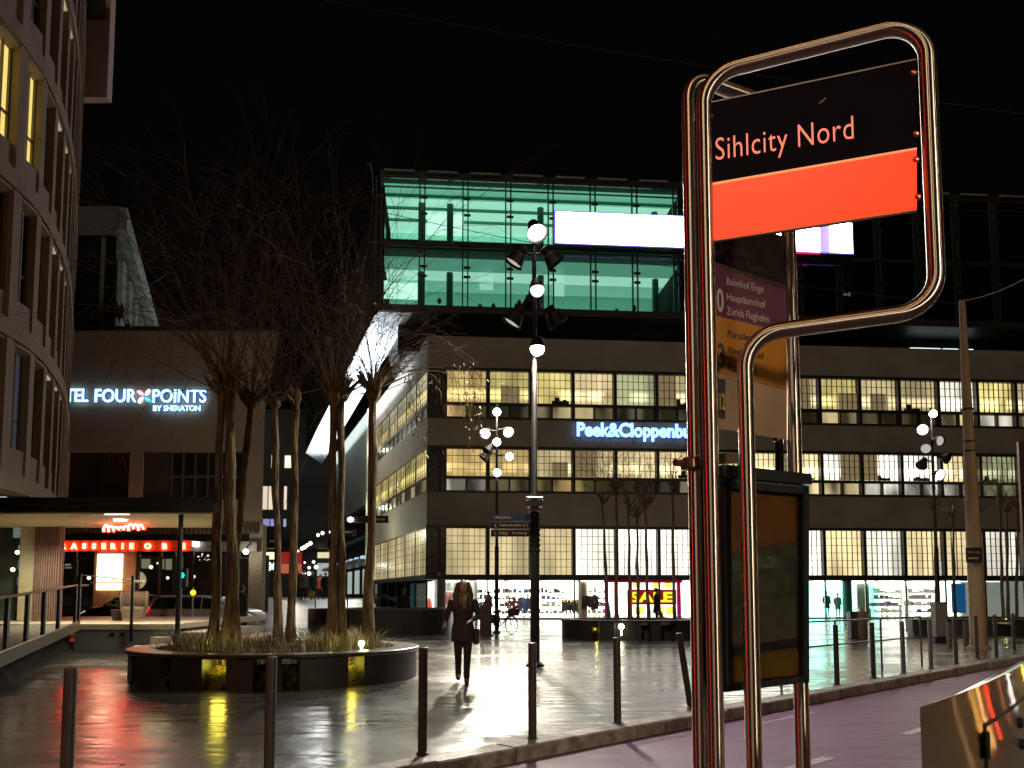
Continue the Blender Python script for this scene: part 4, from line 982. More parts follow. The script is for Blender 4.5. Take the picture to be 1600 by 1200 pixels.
bands_ = [("brown_panel", 330,372,412,452, (.045,.024,.024)), ("plum_panel", 413,453,491,520, (.095,.018,.042)), ("ochre_panel", 492,521,579,609, (.36,.135,.010)), ("cream_panel", 580,610,667,687, (.27,.18,.115))]
for nm, tl_, tr_, bl_, br_, c in bands_:
    bpan("line_panel", ((1110,bl_),(1228,br_),(1228,tr_),(1110,tl_)), mat(nm, c, rough=.35, var=.12))
M_plate = mat("grey_lettering", (.42,.36,.35), rough=.5); M_ink = mat("black_lettering", (.015,.012,.01), rough=.5)
def ltext(s, px, py, px2, h, m, bold=.0):
    a = bq(px,py,.0075); e = bq(px2,py); text("lettering", s, m, ls, frame_m(a, bn, (0,0,1)), width=(Vector((e.x,e.y))-Vector((a.x,a.y))).length, height=h, ext=.0015, bold=bold)
def row(x, f): return f(x)
ltext("5", 1113, 398, 1130, .125, M_plate, .02)
ltext("Kunsthaus", 1134, 396, 1176, .048, M_plate); ltext("Kirche Fluntern", 1134, 416, 1194, .05, M_plate)
ltext("10", 1111, 486, 1129, .125, M_plate, .02)
ltext("Bahnhof Enge", 1134, 449, 1191, .05, M_plate); ltext("Hauptbahnhof", 1134, 473, 1194, .05, M_plate); ltext("Zürich Flughafen", 1134, 496, 1200, .055, M_plate)
ltext("13", 1111, 572, 1131, .125, M_ink, .02)
ltext("Paradeplatz", 1136, 531, 1190, .05, M_ink); ltext("Hauptbahnhof", 1136, 556, 1192, .05, M_ink); ltext("Frankental", 1136, 581, 1180, .05, M_ink)
bpan("night_bus_plate", ((1112,652),(1131,655),(1131,594),(1112,590)), mat("black_plate", (.02,.017,.014), rough=.4), th=.022)
a = bq(1112.5, 639, .0125); e = bq(1130,639); text("lettering", "N12", mat("yellow_letters", (.45,.30,.06), rough=.5), ls, frame_m(a,bn,(0,0,1)), width=(Vector((e.x,e.y))-Vector((a.x,a.y))).length, height=.085, ext=.0015, bold=.015)
for (x,ya,yb) in ((1108.5,340,668),(1229.5,365,688)):
    b = MB(); b.tube([bq(x,ya), bq(x,yb)], .006, 6); b.build("panel_rail", mat("pale_rail2", (.5,.45,.4), rough=.3, metal=.8), ls)
b = MB(); b.tube([bq(1212,686), bq(1217,690,-.01), bq(1217,760,-.01)], .014, 8); b.tube([bq(1225,686,-.02), bq(1227,760,-.02)], .012, 8); b.build("stay", M_steel, ls)
b = MB(); cz = bq(1079,725); b.lathe([(.044,-.03),(.052,-.02),(.052,.02),(.044,.03)], (0,0,cz.z), 16); b.tube([(-.05,-.03,cz.z),(-.09,-.05,cz.z)], .018, 8); b.build("clamp", mat("red_brown_clamp", (.16,.07,.05), rough=.35, metal=.6), ls)
bpan("bracket_plate", ((1112,728),(1150,726),(1150,709),(1112,711)), mat("bronze_plate", (.12,.08,.05), rough=.4, metal=.6), off=.05, th=.02)
# map case hung between the rear posts
dc = thing("map_case", "black rounded map case with an orange-brown sheet behind glass under a small hood", "map case", B0)
def cq(px,py,off=0.0):
    o2 = bout*(off+.055); return onplane(px,py,(QA[0]+o2.x,QA[1]+o2.y),(QB[0]+o2.x,QB[1]+o2.y)) - B0
def cpan(name, c, m, **k): return panel(name, c, m, dc, fn=cq, out=bout, **k)
M_case = mat("black_case", (.018,.02,.022), rough=.3, var=.2)
cpan("body", ((1118,1078),(1247,1063),(1247,752),(1118,740)), M_case, th=.09, off=-.02)
cpan("hood", ((1114,748),(1249,760),(1249,744),(1114,729)), M_case, th=.17, off=.0)
cpan("hood_lip", ((1117,754),(1247,766),(1247,761.5),(1117,749.5)), mat("blue_grey_lip", (.05,.07,.09), rough=.3), th=.13, off=.0)
cpan("map_sheet", ((1126,1068),(1240,1054),(1240,772),(1126,762)), mat("orange_sheet", (.60,.20,.045), rough=.6, var=.2), th=.006, off=.028)
cpan("map_sheet", ((1127,1028),(1239,1011),(1239,846),(1127,866)), mat("grey_map", (.27,.215,.15), rough=.6, var=.5, scale=14), th=.006, off=.032)
cpan("map_sheet", ((1127,896),(1205,887),(1205,868),(1127,879)), mat("teal_map", (.33,.37,.30), rough=.6, var=.5, scale=20), th=.006, off=.036)
cpan("map_sheet", ((1127,976),(1222,962),(1222,960),(1127,974)), mat("pale_line", (.30,.22,.18)), th=.006, off=.036)
cpan("map_sheet", ((1127,1027),(1239,1010),(1239,996),(1127,1012)), mat("dark_strip", (.09,.055,.045)), th=.006, off=.036)
cpan("map_sheet", ((1127,1067),(1239,1052),(1239,1016),(1127,1032)), mat("ochre_strip", (.60,.27,.03), rough=.6, var=.2), th=.006, off=.036)
cpan("glass_front", ((1122,1072),(1244,1058),(1244,766),(1122,757)), GL, th=.006, off=.06)
for c in (((1118,1078),(1126,1077),(1126,748),(1118,746)),((1239,1064),(1247,1063),(1247,762),(1239,761)),((1118,1079),(1247,1064),(1247,1055),(1118,1069)),((1118,764),(1247,775),(1247,765),(1118,753))):
    cpan("frame", c, M_case, th=.05, off=.05)
b = MB()
for px,py in ((1122,760),(1146,727),(1219,757)): p = cq(px,py,.09); b.ball((p.x,p.y,p.z),(.007,.007,.007),8,6)
b.build("lock", mat("chrome_dot", (.8,.75,.7), rough=.15, metal=1), dc)

# steel cabinet in the near corner
k0, k1 = P(1437,1105,2.25), P(1600,1035,4.0)
ct = thing("steel_cabinet", "stainless steel street cabinet in the near corner with a locked door outlined on its side", "cabinet", (k0.x,k0.y,0))
cu_ = Vector((k1.x-k0.x,k1.y-k0.y,0)); L_=cu_.length*1.25; cu_.normalize(); cn_ = Vector((cu_.y,-cu_.x,0))
M_brush = bpy.data.materials.new("brushed_steel_face"); M_brush.use_nodes = True; n = M_brush.node_tree.nodes; l = M_brush.node_tree.links
bs = n["Principled BSDF"]; bs.inputs["Metallic"].default_value = 1; bs.inputs["Base Color"].default_value = (.46,.36,.25,1); bs.inputs["Roughness"].default_value = .175
brushed(M_brush, .75, .05)
def brush_uv(o):                                       # brushing runs sideways, so highlights smear upright
    uv = o.data.uv_layers.new(name="along")
    for lp_ in o.data.loops: v = o.data.vertices[lp_.vertex_index].co; uv.data[lp_.index].uv = (v.z, v.x*1.3+v.y)
Mct = Matrix.Rotation(math.atan2(cu_.y,cu_.x),4,'Z'); ht = k0.z
b = MB(); b.M = Mct
bul = lambda x: -.20*(x/L_)*(1-x/L_)                    # the face is gently bowed
fr_ = [(L_*k/40, bul(L_*k/40)) for k in range(41)]
b.loft([[(x,y,0) for x,y in fr_]+[(L_,.40,0),(.4,.06,0)],[(x,y,ht) for x,y in fr_]+[(L_,.40,ht-.34),(.4,.06,ht-.06)]]); o = b.build("body", M_brush, ct, smooth="auto"); brush_uv(o)
# the face seen from the stop side
def face(px,py): 
    p = onplane(px,py,(k0.x,k0.y),(k1.x,k1.y)); d = p-Vector((k0.x,k0.y,0)); return d.dot(cu_), d.z
dx, dz = face(1517,1131); dx2,_ = face(1640,1090)
dk = [dx+.006+1.244*k/20 for k in range(21)]
b = MB(); b.M = Mct; b.loft([[(x,bul(x)+.001,z),(x,bul(x)-.006,z),(x,bul(x)-.006,z2),(x,bul(x)+.001,z2)] for x in dk for z,z2 in ((.06,dz-.006),)]); dr = b.build("door", M_brush, ct, smooth="auto"); brush_uv(dr)
b = MB(); b.M = Mct; b.box(dx-.006, dx+.005, bul(dx)-.003, bul(dx)+.0004, .06, dz+.006); b.loft([[(x,bul(x)+.0004,dz-.0055),(x,bul(x)-.003,dz-.0055),(x,bul(x)-.003,dz+.006),(x,bul(x)+.0004,dz+.006)] for x in dk]); b.build("door_gap", M_black, ct)
lx_, lz_ = face(1517,1162); b = MB(); b.M = Mct; b.rbox(lx_-.009, lx_+.009, bul(lx_)-.018, bul(lx_)-.001, lz_-.045, lz_+.045, .006); b.build("hinge", M_black, ct)
for px,py in ((1569,1127),(1572,1160)):
    a_,z_ = face(px,py); b = MB(); b.M = Mct; b.lathe([(.022,0),(.022,.008),(.014,.012)], (a_,bul(a_)-.006,z_), 14, (0,-1,0)); b.build("lock", M_black, ct)

# ================================================================== BOLLARDS AND RAILS
M_boll = mat("dark_bollard_paint", (.05,.047,.045), rough=.38, var=.25, scale=12)
def boll_meshes():
    a = MB(); a.tube([(0,0,-.02),(0,0,.985)], .044, 20); a.lathe([(.044,.985),(.042,.995),(.034,1.0)], n=20)
    c = MB(); c.lathe([(.062,0.0),(.062,.012),(.046,.022)], n=20)
    x, y = a.mesh("bollard"), c.mesh("foot_ring")
    for m_ in (x, y): m_.materials.append(M_boll); m_.shade_smooth(); m_.set_sharp_from_angle(angle=R(40))
    return x, y
BM = boll_meshes()
M_boll, M_boll0 = mat('grey_bollard_paint', (.15,.15,.155), rough=.4, var=.25, scale=12), M_boll
BM2 = boll_meshes(); M_boll = M_boll0
blab = {118:"nearest dark bollard at the lower left, beside the red glow on the wet ground",
 428:"dark bollard standing before the big tree planter, second from the left in its row",
 660:"dark bollard at the right end of the big tree planter, left of the walking woman",
 832:"dark bollard at the kerb directly in front of the tall lamp post",
 965:"dark bollard between the lamp post and the stop sign, before the round bench",
 1308:"dark bollard just past the map case, first one right of the stop sign",
 1365:"dark bollard second right of the map case, at the left end of the hoop rail",
 1412:"paler bollard in front of the brightest shop window, third right of the map case",
 1455:"paler bollard before the dark box planter, fourth right of the map case",
 1494:"bollard close to the foot of the third lamp post, left of the leaning mast",
 1527:"bollard standing right against the leaning mast",
 1557:"slim bollard just right of the leaning mast",
 1585:"last bollard of the kerb row, nearest the picture's right edge"}
for px, py, tilt in ((118,1262,0),(428,1228,0),(660,1178,0),(832,1155,0),(965,1130,0),(1308,1070,0),(1365,1059,0),(1412,1053,0),(1455,1043,0),(1494,1035,0),(1527,1027,0),(1557,1023,0),(1585,1016,0)):
    if py > 1200: # find where the row crosses that column just behind the kerb
        k = (px-800)/1300; bp_ = K0 - kn*.36; t = (k*bp_.y - bp_.x)/(ku.x - k*ku.y); g = bp_ + ku*t
    else: g = G(px,py)
    B_ = BM2 if px in (1412, 1455) else BM
    o = bpy.data.objects.new("bollard", B_[0]); col.objects.link(o); o.location = (g.x,g.y,0); tag(o, blab[px], "bollard", "bollards along the kerb")
    r_ = bpy.data.objects.new("foot_ring", B_[1]); col.objects.link(r_); r_.parent = o
g = G(1079,1105); o = bpy.data.objects.new("bollard", BM[0]); col.objects.link(o); o.location = (g.x,g.y,0); o.rotation_euler = (0,-R(8),0)
tag(o, "bent bollard leaning to one side beside the stop sign posts", "bollard", "bollards along the kerb")
r_ = bpy.data.objects.new("foot_ring", BM[1]); col.objects.link(r_); r_.parent = o
rl2 = thing("kerb_rail", "thin two-bar rail running behind the kerb bollards before the bright shop window", "rail", G(1308,1062))
a0 = G(1240,1074); a1 = G(1457,1040); b0 = Vector(rl2.location)
for z, c in ((1.03,(0,1)), (.60,(0,1))):
    s_ = a0.lerp(a1, c[0]) - b0; e_ = a0.lerp(a1, c[1]) - b0
    b = MB(); b.tube([s_+Vector((-.15,.15,z)), e_+Vector((-.15,.15,z))], .016, 8); b.build("bar", M_boll, rl2)
for f in (.0,.33,.66,1.0):
    p = a0.lerp(a1,f)-b0+Vector((-.15,.15,0)); b = MB(); b.tube([p, p+Vector((0,0,1.03))], .022, 8); b.build("post", M_boll, rl2)
# two shorter posts farther in
for px,py,l_ in ((1484,1012,"short square post beside the third lamp post's cabinet"),(1510,1008,"short square post just left of the leaning mast, set back from the kerb")):
    g = G(px,py); b = MB(); b.rbox(-.06,.06,-.06,.06,0,.72,.01); o = b.build("post", mat("grey_brown_post", (.12,.10,.08), rough=.5)); o.location = g; tag(o, l_, "post", "short posts near the mast")

# ================================================================== TREE PLANTERS
M_bark = mat("pale_grey_bark", (.125,.092,.052), rough=.9, var=.85, scale=17, bump=1.0, bscale=24, stretch=(1,1,.13), spec=.2, bdist=.06)
M_bark2 = mat("dark_bark", (.10,.075,.05), rough=.85, var=.4, scale=7, bump=.8, bscale=26, stretch=(1,1,.22))
M_twig = mat("brown_twig", (.10,.066,.036), rough=.8, var=.3)
M_bench = mat("black_bench_concrete", (.013,.012,.012), rough=.5, var=.35, scale=2)
M_seat = mat("dark_wood_seat", (.035,.024,.020), rough=.35, var=.35, scale=3)
M_soil = mat("dark_soil", (.03,.022,.015), rough=.95, var=.4)
def planter(name, label, c, rx, ry, h, gaps, lamps, group=None, seatw=.45):
    root = thing(name, label, "planter", (c[0],c[1],0), group=group)
    n=72
    def ringpts(k, dr, z): th=2*math.pi*k/n; return ((rx-dr)*math.cos(th), (ry-dr)*math.sin(th), z)
    b = MB(); b.loft([[ringpts(k,d,z) for k in range(n)] for d,z in ((0,h-.07),(-.02,h-.05),(-.02,h-.01),(0,h),(seatw,h),(seatw,h-.07))], cap=False)
    F = []; b.loft([[ringpts(k,seatw,h-.07) for k in range(n)],[ringpts(k,0,h-.07) for k in range(n)]], cap=False); b.build("seat", M_seat, root)
    ang = sorted(gaps); segs=[]; 
    for i in range(len(ang)):
        a1 = ang[i][0]+ang[i][1]/2; a2 = ang[(i+1)%len(ang)][0]-ang[(i+1)%len(ang)][1]/2
        if a2 < a1: a2 += 360
        segs.append((a1,a2))
    for a1,a2 in segs:
        m_ = max(2,int((a2-a1)/2.5)); rr=[]
        for k in range(m_+1):
            th=R(a1+(a2-a1)*k/m_); cs,sn=math.cos(th),math.sin(th)
            rr.append([((rx-.03)*cs,(ry-.03)*sn,0),((rx-.03)*cs,(ry-.03)*sn,h-.075),((rx-.36)*cs,(ry-.36)*sn,h-.075),((rx-.36)*cs,(ry-.36)*sn,0)])
        b = MB(); b.loft(rr); b.build("support", M_bench, root)
    b = MB(); b.loft([[ringpts(k,.40,0) for k in range(n)],[ringpts(k,.42,h-.18) for k in range(n)],[ringpts(k,rx*.6,h-.10) for k in range(n)]]); b.build("soil", M_soil, root)
    for (x,y,z,r,e) in lamps:
        b = MB(); b.ball((x,y,z),(r,r,r),12,8); b.tube([(x,y,z-.3),(x,y,z-r*.8)],.02,6); b.build("globe_lamp", glow("planter_globe", (1,.95,.62), 9), root)
    return root
def grass(name, label, c, rx, ry, h, n, seed, hmin=.18, hmax=.5, rin=.3):
    r = random.Random(seed); b = MB()
    for _ in range(n):
        th=r.uniform(0,2*math.pi); q_=math.sqrt(r.uniform(rin,1)); x=(rx)*q_*math.cos(th); y=(ry)*q_*math.sin(th)
        L=r.uniform(hmin,hmax); a=r.uniform(0,2*math.pi); l1=r.uniform(.15,1.0)*L; L*=r.uniform(.55,1.0); wd=r.uniform(.003,.007)
        dx_,dy_=math.cos(a),math.sin(a); px_,py_=-dy_*wd,dx_*wd
        z=h*( .55 if q_>.86 else .9)
        p0=(x,y,z); p1=(x+dx_*l1*.35,y+dy_*l1*.35,z+L*.6); p2=(x+dx_*l1,y+dy_*l1,z+L)
        b.add([(p0[0]-px_,p0[1]-py_,p0[2]),(p0[0]+px_,p0[1]+py_,p0[2]),(p1[0]+px_*.8,p1[1]+py_*.8,p1[2]),(p1[0]-px_*.8,p1[1]-py_*.8,p1[2]),p2],[(0,1,2,3),(3,2,4)])
    o = b.build(name, mat("dry_grass", (.16,.14,.045), rough=.7, var=.6, scale=3), loc=(c[0],c[1],0)); tag(o, label, "grass", kind="stuff"); return o
cA = (-4.33, 15.5); hA=.56
planter("tree_planter", "big round bench planter with four willows, lit yellow through its gaps", cA, 2.58, 2.35, hA,
        [(262,9),(278.5,5),(314,7),(241,6),(289,6),(216,8),(90,8),(150,8),(30,8)], [(1.72,-.95,.66,.055,0)], "round bench planters")
grass("planter_grass", "dry ornamental grass growing inside the willow planter", cA, 2.2, 1.95, hA, 5200, 3, .12,.52)
# grass that bulges behind the gaps of the bench
b = MB(); r_ = random.Random(8)
for ang_, n_ in ((262,1700),(278.5,300),(314,1200),(241,300),(289,300)):
    for _ in range(n_):
        th=R(ang_+r_.uniform(-6,6)); q_=r_.uniform(1.75,2.12); x=q_*1.04*math.cos(th); y=q_*.96*math.sin(th); z=r_.uniform(0,.25); L=r_.uniform(.12,.3)
        d_=Vector((math.cos(th)+r_.uniform(-.7,.7), math.sin(th)+r_.uniform(-.5,.5), r_.uniform(.1,1))).normalized()*L; wv=d_.cross(Vector((0,1,0))).normalized()*.006
        p=Vector((x,y,z)); b.add([p-wv,p+wv,p+d_*.6+wv,p+d_*.6-wv,p+d_-Vector((0,0,.06))],[(0,1,2,3),(3,2,4)])
o = b.build("planter_grass", mat("yellow_grass", (.30,.26,.05), rough=.7, var=.5, scale=6), loc=(cA[0],cA[1],0)); tag(o, "grass showing yellow in the lit gaps of the willow planter", "grass", kind="stuff")
for (dx_,dy_,e_) in ((-.95,-.75,9),(.1,-.9,6),(1.1,-.6,7),(1.75,-.75,6),(-.4,-.4,5)): lamp('planter_uplight', 'POINT', (cA[0]+dx_, cA[1]+dy_, .66), e_*.42, (1,.78,.36), .05)
for th_, e_ in ((262,60),(314,46)):
    th=R(th_); lamp("planter_gap_light", 'POINT', (cA[0]+2.26*math.cos(th), cA[1]+2.05*math.sin(th), .36), e_*.17, (1,.80,.08), .16)
cB = (P(985,985,29.6).x, 29.6)
planter("tree_planter", "round bench planter in front of the sale window, with upright young trees", cB, 2.45, 2.0, .66,
        [(235,7),(258,14),(276,8),(296,16),(90,8),(30,8),(150,8)], [(-.55,-1.75,.45,.10,0),(1.35,-1.45,.50,.09,0),(1.6,-1.35,.50,.08,0)], "round bench planters")
grass("planter_grass", "grass inside the planter in front of the sale window", cB, 2.0, 1.6, .6, 900, 5)
for dx_, e_ in ((-1.35,5),(.35,8),(1.3,4)): lamp("planter_gap_light", 'POINT', (cB[0]+dx_, cB[1]-1.35, .35), e_*.5, (1,.82,.08), .04)
cC = (P(1570,985,32).x, 32.5)
planter("tree_planter", "round bench planter at the picture's right side behind the leaning mast", cC, 3.0, 2.2, .62,
        [(200,10),(250,12),(280,10),(320,10),(90,8),(150,8)], [], "round bench planters")
lamp("planter_gap_light", 'POINT', (cC[0]-.6, cC[1]-1.6, .6), 8, (.9,1,.3), .05)
# large black ring behind the woman
cD = (P(582,985,31.2).x, 33.2)
b = MB(); n=64; rx_,ry_=2.85,2.4; hD=.98
for f0,f1 in ((0,1),):
    b.loft([[((rx_-d)*math.cos(2*math.pi*k/n),(ry_-d)*math.sin(2*math.pi*k/n),z) for k in range(n)] for d,z in ((0,0),(0,hD-.05),(.03,hD),(.35,hD),(.35,.4),(2.0,.42))])
o = b.build("black_planter_wall", mat("black_ring_concrete", (.016,.015,.014), rough=.35, var=.3), loc=(cD[0],cD[1],0)); tag(o, "large plain black ring planter behind the walking woman", "planter")

# ================================================================== TREES
def tree(label, trunks, m_bark, seed, nb, blen, group, up=.9, tw=1.0, droop=.5, lean=(0,0), leaves=False):
    r = random.Random(seed); base = Vector(trunks[0][0])
    root = thing("willow_tree" if tw >= 1 else "young_tree", label, "tree", (base.x,base.y,0), group=group)
    b = MB()
    for p0,p1,r0,r1 in trunks:
        p0=Vector(p0)-Vector((base.x,base.y,0)); p1=Vector(p1)-Vector((base.x,base.y,0)); n_=14; pts=[]; rad=[]
        ph=[r.uniform(0,6) for _ in range(4)]
        for i in range(n_+1):
            t=i/n_; q_=p0.lerp(p1,t); w_=.028*math.sin(math.pi*t)*(r1/.1)
            q_+=Vector((w_*math.sin(3*t*2+ph[0])+.012*math.sin(17*t+ph[2]), w_*math.cos(4*t+ph[1]), 0)); pts.append(q_)
            fl=1+.55*math.exp(-t*12); rad.append(.86*(r0+(r1-r0)*t)*fl*(1+.10*math.sin(11*t+ph[3])+.05*math.sin(29*t+ph[1])))
        kn_=r1*1.55
        pts += [p1+Vector((0,0,.10)), p1+Vector((0,0,.22)), p1+Vector((0,0,.36))]; rad += [kn_, kn_*.95, kn_*.35]
        b.tube(pts, rad, 12)
        for _ in range(7):
            a=r.uniform(0,6.28); d_=Vector((math.cos(a),math.sin(a),r.uniform(.4,1.2))).normalized()
            s_=p1+Vector((0,0,r.uniform(-.02,.25))); b.tube([s_, s_+d_*.22, s_+d_*.42+Vector((0,0,.10))],[r1*.75,r1*.6,r1*.3],7)
    b.build("trunk", m_bark, root, smooth=True)
    c = MB(); lf = MB()
    def grow(p, d, L, rad, segs, dr, kids, lvl):
        pts=[p.copy()]; st=L/segs
        for i in range(segs):
            d = (d + Vector((r.gauss(0,.09),r.gauss(0,.09),r.gauss(0,.05)-dr*(i/segs)**1.5*.55))).normalized(); p = p + d*st; pts.append(p.copy())
        c.tube(pts, [rad*(1-.85*i/segs) for i in range(segs+1)], 4 if lvl==0 else 3, cap=False)
        for _ in range(kids):
            k=r.randint(max(1,segs//4),segs-1); dd=(pts[k+1]-pts[k]).normalized(); s_=Vector((r.gauss(0,1),r.gauss(0,1),r.gauss(.1,.6))).normalized()
            grow(pts[k], (dd*1.0+s_*.75).normalized(), L*r.uniform(.22,.5)*(1-.35*k/segs), rad*.52, 5, dr*1.2, 0 if lvl>=1 else r.randint(1,3), lvl+1)
        return pts
    for p0,p1,r0,r1 in trunks:
        p1=Vector(p1)-Vector((base.x,base.y,0))
        for _ in range(nb):
            a=r.uniform(0,6.283); el=R(r.triangular(15,90,74))
            d=Vector((math.cos(a)*math.cos(el)+lean[0],math.sin(a)*math.cos(el)+lean[1],math.sin(el)*up)).normalized()
            L=blen*r.triangular(.35,1.1,.75)*(.55+.5*math.sin(el))
            grow(p1+Vector((0,0,r.uniform(.05,.3))), d, L, r.uniform(.006,.013)*tw, 12, droop*r.uniform(.5,2.2), r.randint(3,5), 0)
    c.build("crown", M_twig, root)
    return root
YW = 15.5
tree("thick willow with three stout stems at the left side of the big planter",
     [(P(334,1012,15.3),P(346,620,15.5),.105,.08),(P(362,1012,15.2),P(361,616,15.5),.14,.10),(P(352,1000,15.9),P(392,640,16.3),.09,.075)], M_bark, 21, 26, 6.0, "willows in the big planter")
tree("slender twin-stemmed willow, second from the left in the big planter",
     [(P(434,1008,15.9),P(430,640,16.2),.085,.075),(P(455,1004,16.1),P(462,632,16.4),.095,.075)], M_bark, 22, 24, 5.8, "willows in the big planter")
tree("twin-trunk willow in the big planter standing against the pale passage wall",
     [(P(518,1008,15.6),P(521,634,15.7),.10,.085),(P(535,1006,15.7),P(532,628,15.9),.09,.08)], M_bark, 23, 27, 6.1, "willows in the big planter")
tR = tree("single-trunk willow at the big planter's right end, with a few hanging leaves",
     [(P(575,1004,15.8),P(583,628,15.9),.105,.09)], M_bark, 24, 44, 4.0, "willows in the big planter", up=.75)
# long overhanging whips with the last yellow leaves
r_ = random.Random(31); c = MB(); lf = MB(); base=Vector(tR.location)
def leaf(p, s_):
    a=r_.uniform(0,6.28); d_=Vector((math.cos(a)*.5,math.sin(a)*.5,-1)).normalized()*s_; wv=Vector((-math.sin(a),math.cos(a),0))*s_*.16
    lf.add([p, p+d_*.5+wv, p+d_, p+d_*.5-wv],[(0,1,2,3)])
for (px1,py1,px2,py2,n_,Yw) in ((705,560,722,650,26,15.6),(722,560,738,690,70,15.5),(735,565,748,700,80,15.4),(752,575,758,705,40,15.3),(640,600,655,690,60,15.7),(655,610,662,705,40,15.8),(610,560,648,600,12,15.7)):
    s_=P(583,612,15.9)-base; m_=P((583+px1)/2,min(545,py1-40),Yw+.1)-base; t_=P(px1,py1,Yw)-base; e_=P(px2,py2,Yw)-base
    pts=[]; 
    for i in range(9): t=i/8; pts.append((1-t)**3*s_+3*(1-t)**2*t*(m_+Vector((-.3,0,.2)))+3*(1-t)*t*t*(m_+Vector((.35,0,.25)))+t**3*t_)
    for i in range(1,9): t=i/8; pts.append(t_.lerp(e_,t)+Vector((r_.gauss(0,.015),r_.gauss(0,.015),0)))
    c.tube(pts,[.009*(1-.7*i/len(pts)) for i in range(len(pts))],4,cap=False)
    for _ in range(n_):
        t=r_.random(); leaf(t_.lerp(e_,t)+Vector((r_.gauss(0,.06),r_.gauss(0,.06),r_.gauss(0,.05))), r_.uniform(.05,.10))
c.build("hanging_whips", M_twig, tR); lf.build("leaves", mat("yellow_green_leaf", (.30,.30,.05), rough=.5, var=.3), tR)
# young trees in the farther planters
def young(px, pyb, pxt, pyt, Y, label, seed, grp, nb=22, L=3.0, r0=.075):
    tree(label, [(P(px,pyb,Y),P(pxt,pyt,Y),r0,r0*.62)], M_bark2, seed, nb, L, grp, up=1.6, tw=.8, droop=.05)
grpB="young trees before the sale window"
for i,(px,pxt,pyt,dy,lab) in enumerate(((952,941,790,.5,"leaning young tree at the left of the sale window planter"),(964,963,775,-.4,"straight stout young tree, second from the left before the sale window"),(984,982,800,.3,"thin dark young tree beside the first sale letter"),(997,996,812,.9,"thin young tree behind the middle of the sale sign"),(1014,1008,795,-1.0,"yellow-lit young tree across the middle of the sale sign"),(1054,1051,770,.2,"young tree just left of the steel stop sign posts"))):
    young(px, 985, pxt, pyt, 29.6+dy, lab, 40+i, grpB)
grpC="young trees behind the leaning mast"
for i,(px,pxt,pyt,dy,lab) in enumerate(((1465,1460,800,.3,"young tree crossing the third lamp post's pole"),(1493,1489,812,.4,"young tree between the third lamp post and the mast"),(1538,1530,800,.6,"young tree partly hidden by the leaning mast"),(1568,1562,790,-.4,"young tree lit green at its foot"),(1576,1573,800,.2,"thin young tree closely beside the green-lit one"),(1588,1590,796,.1,"young tree nearest the picture's right edge"))):
    young(px, 985, pxt, pyt, 32.5+dy, lab, 60+i, grpC, nb=18, L=2.2)

# a few fallen leaves and scraps on the wet stone
r_ = random.Random(77); b = MB()
for _ in range(260):
    if r_.random() < .6: th=r_.uniform(0,6.28); q_=r_.uniform(1.02,1.7); x=cA[0]+2.6*q_*math.cos(th); y=cA[1]+2.4*q_*math.sin(th)
    else: p=kp(r_.uniform(-5,9), -r_.uniform(.35,3.0)); x,y=p.x,p.y
    a=r_.uniform(0,6.28); L=r_.uniform(.018,.045); d_=Vector((math.cos(a),math.sin(a),0))*L; wv=Vector((-math.sin(a),math.cos(a),0))*L*.4; p=Vector((x,y,.004))
    b.add([p-d_, p+wv+Vector((0,0,.008)), p+d_+Vector((0,0,.004)), p-wv],[(0,1,2,3)])
o = b.build("fallen_leaves", mat("dead_leaf", (.16,.10,.04), rough=.6, var=.7, scale=5)); tag(o, "scattered small fallen leaves on the wet paving round the big planter", "leaves", kind="stuff")

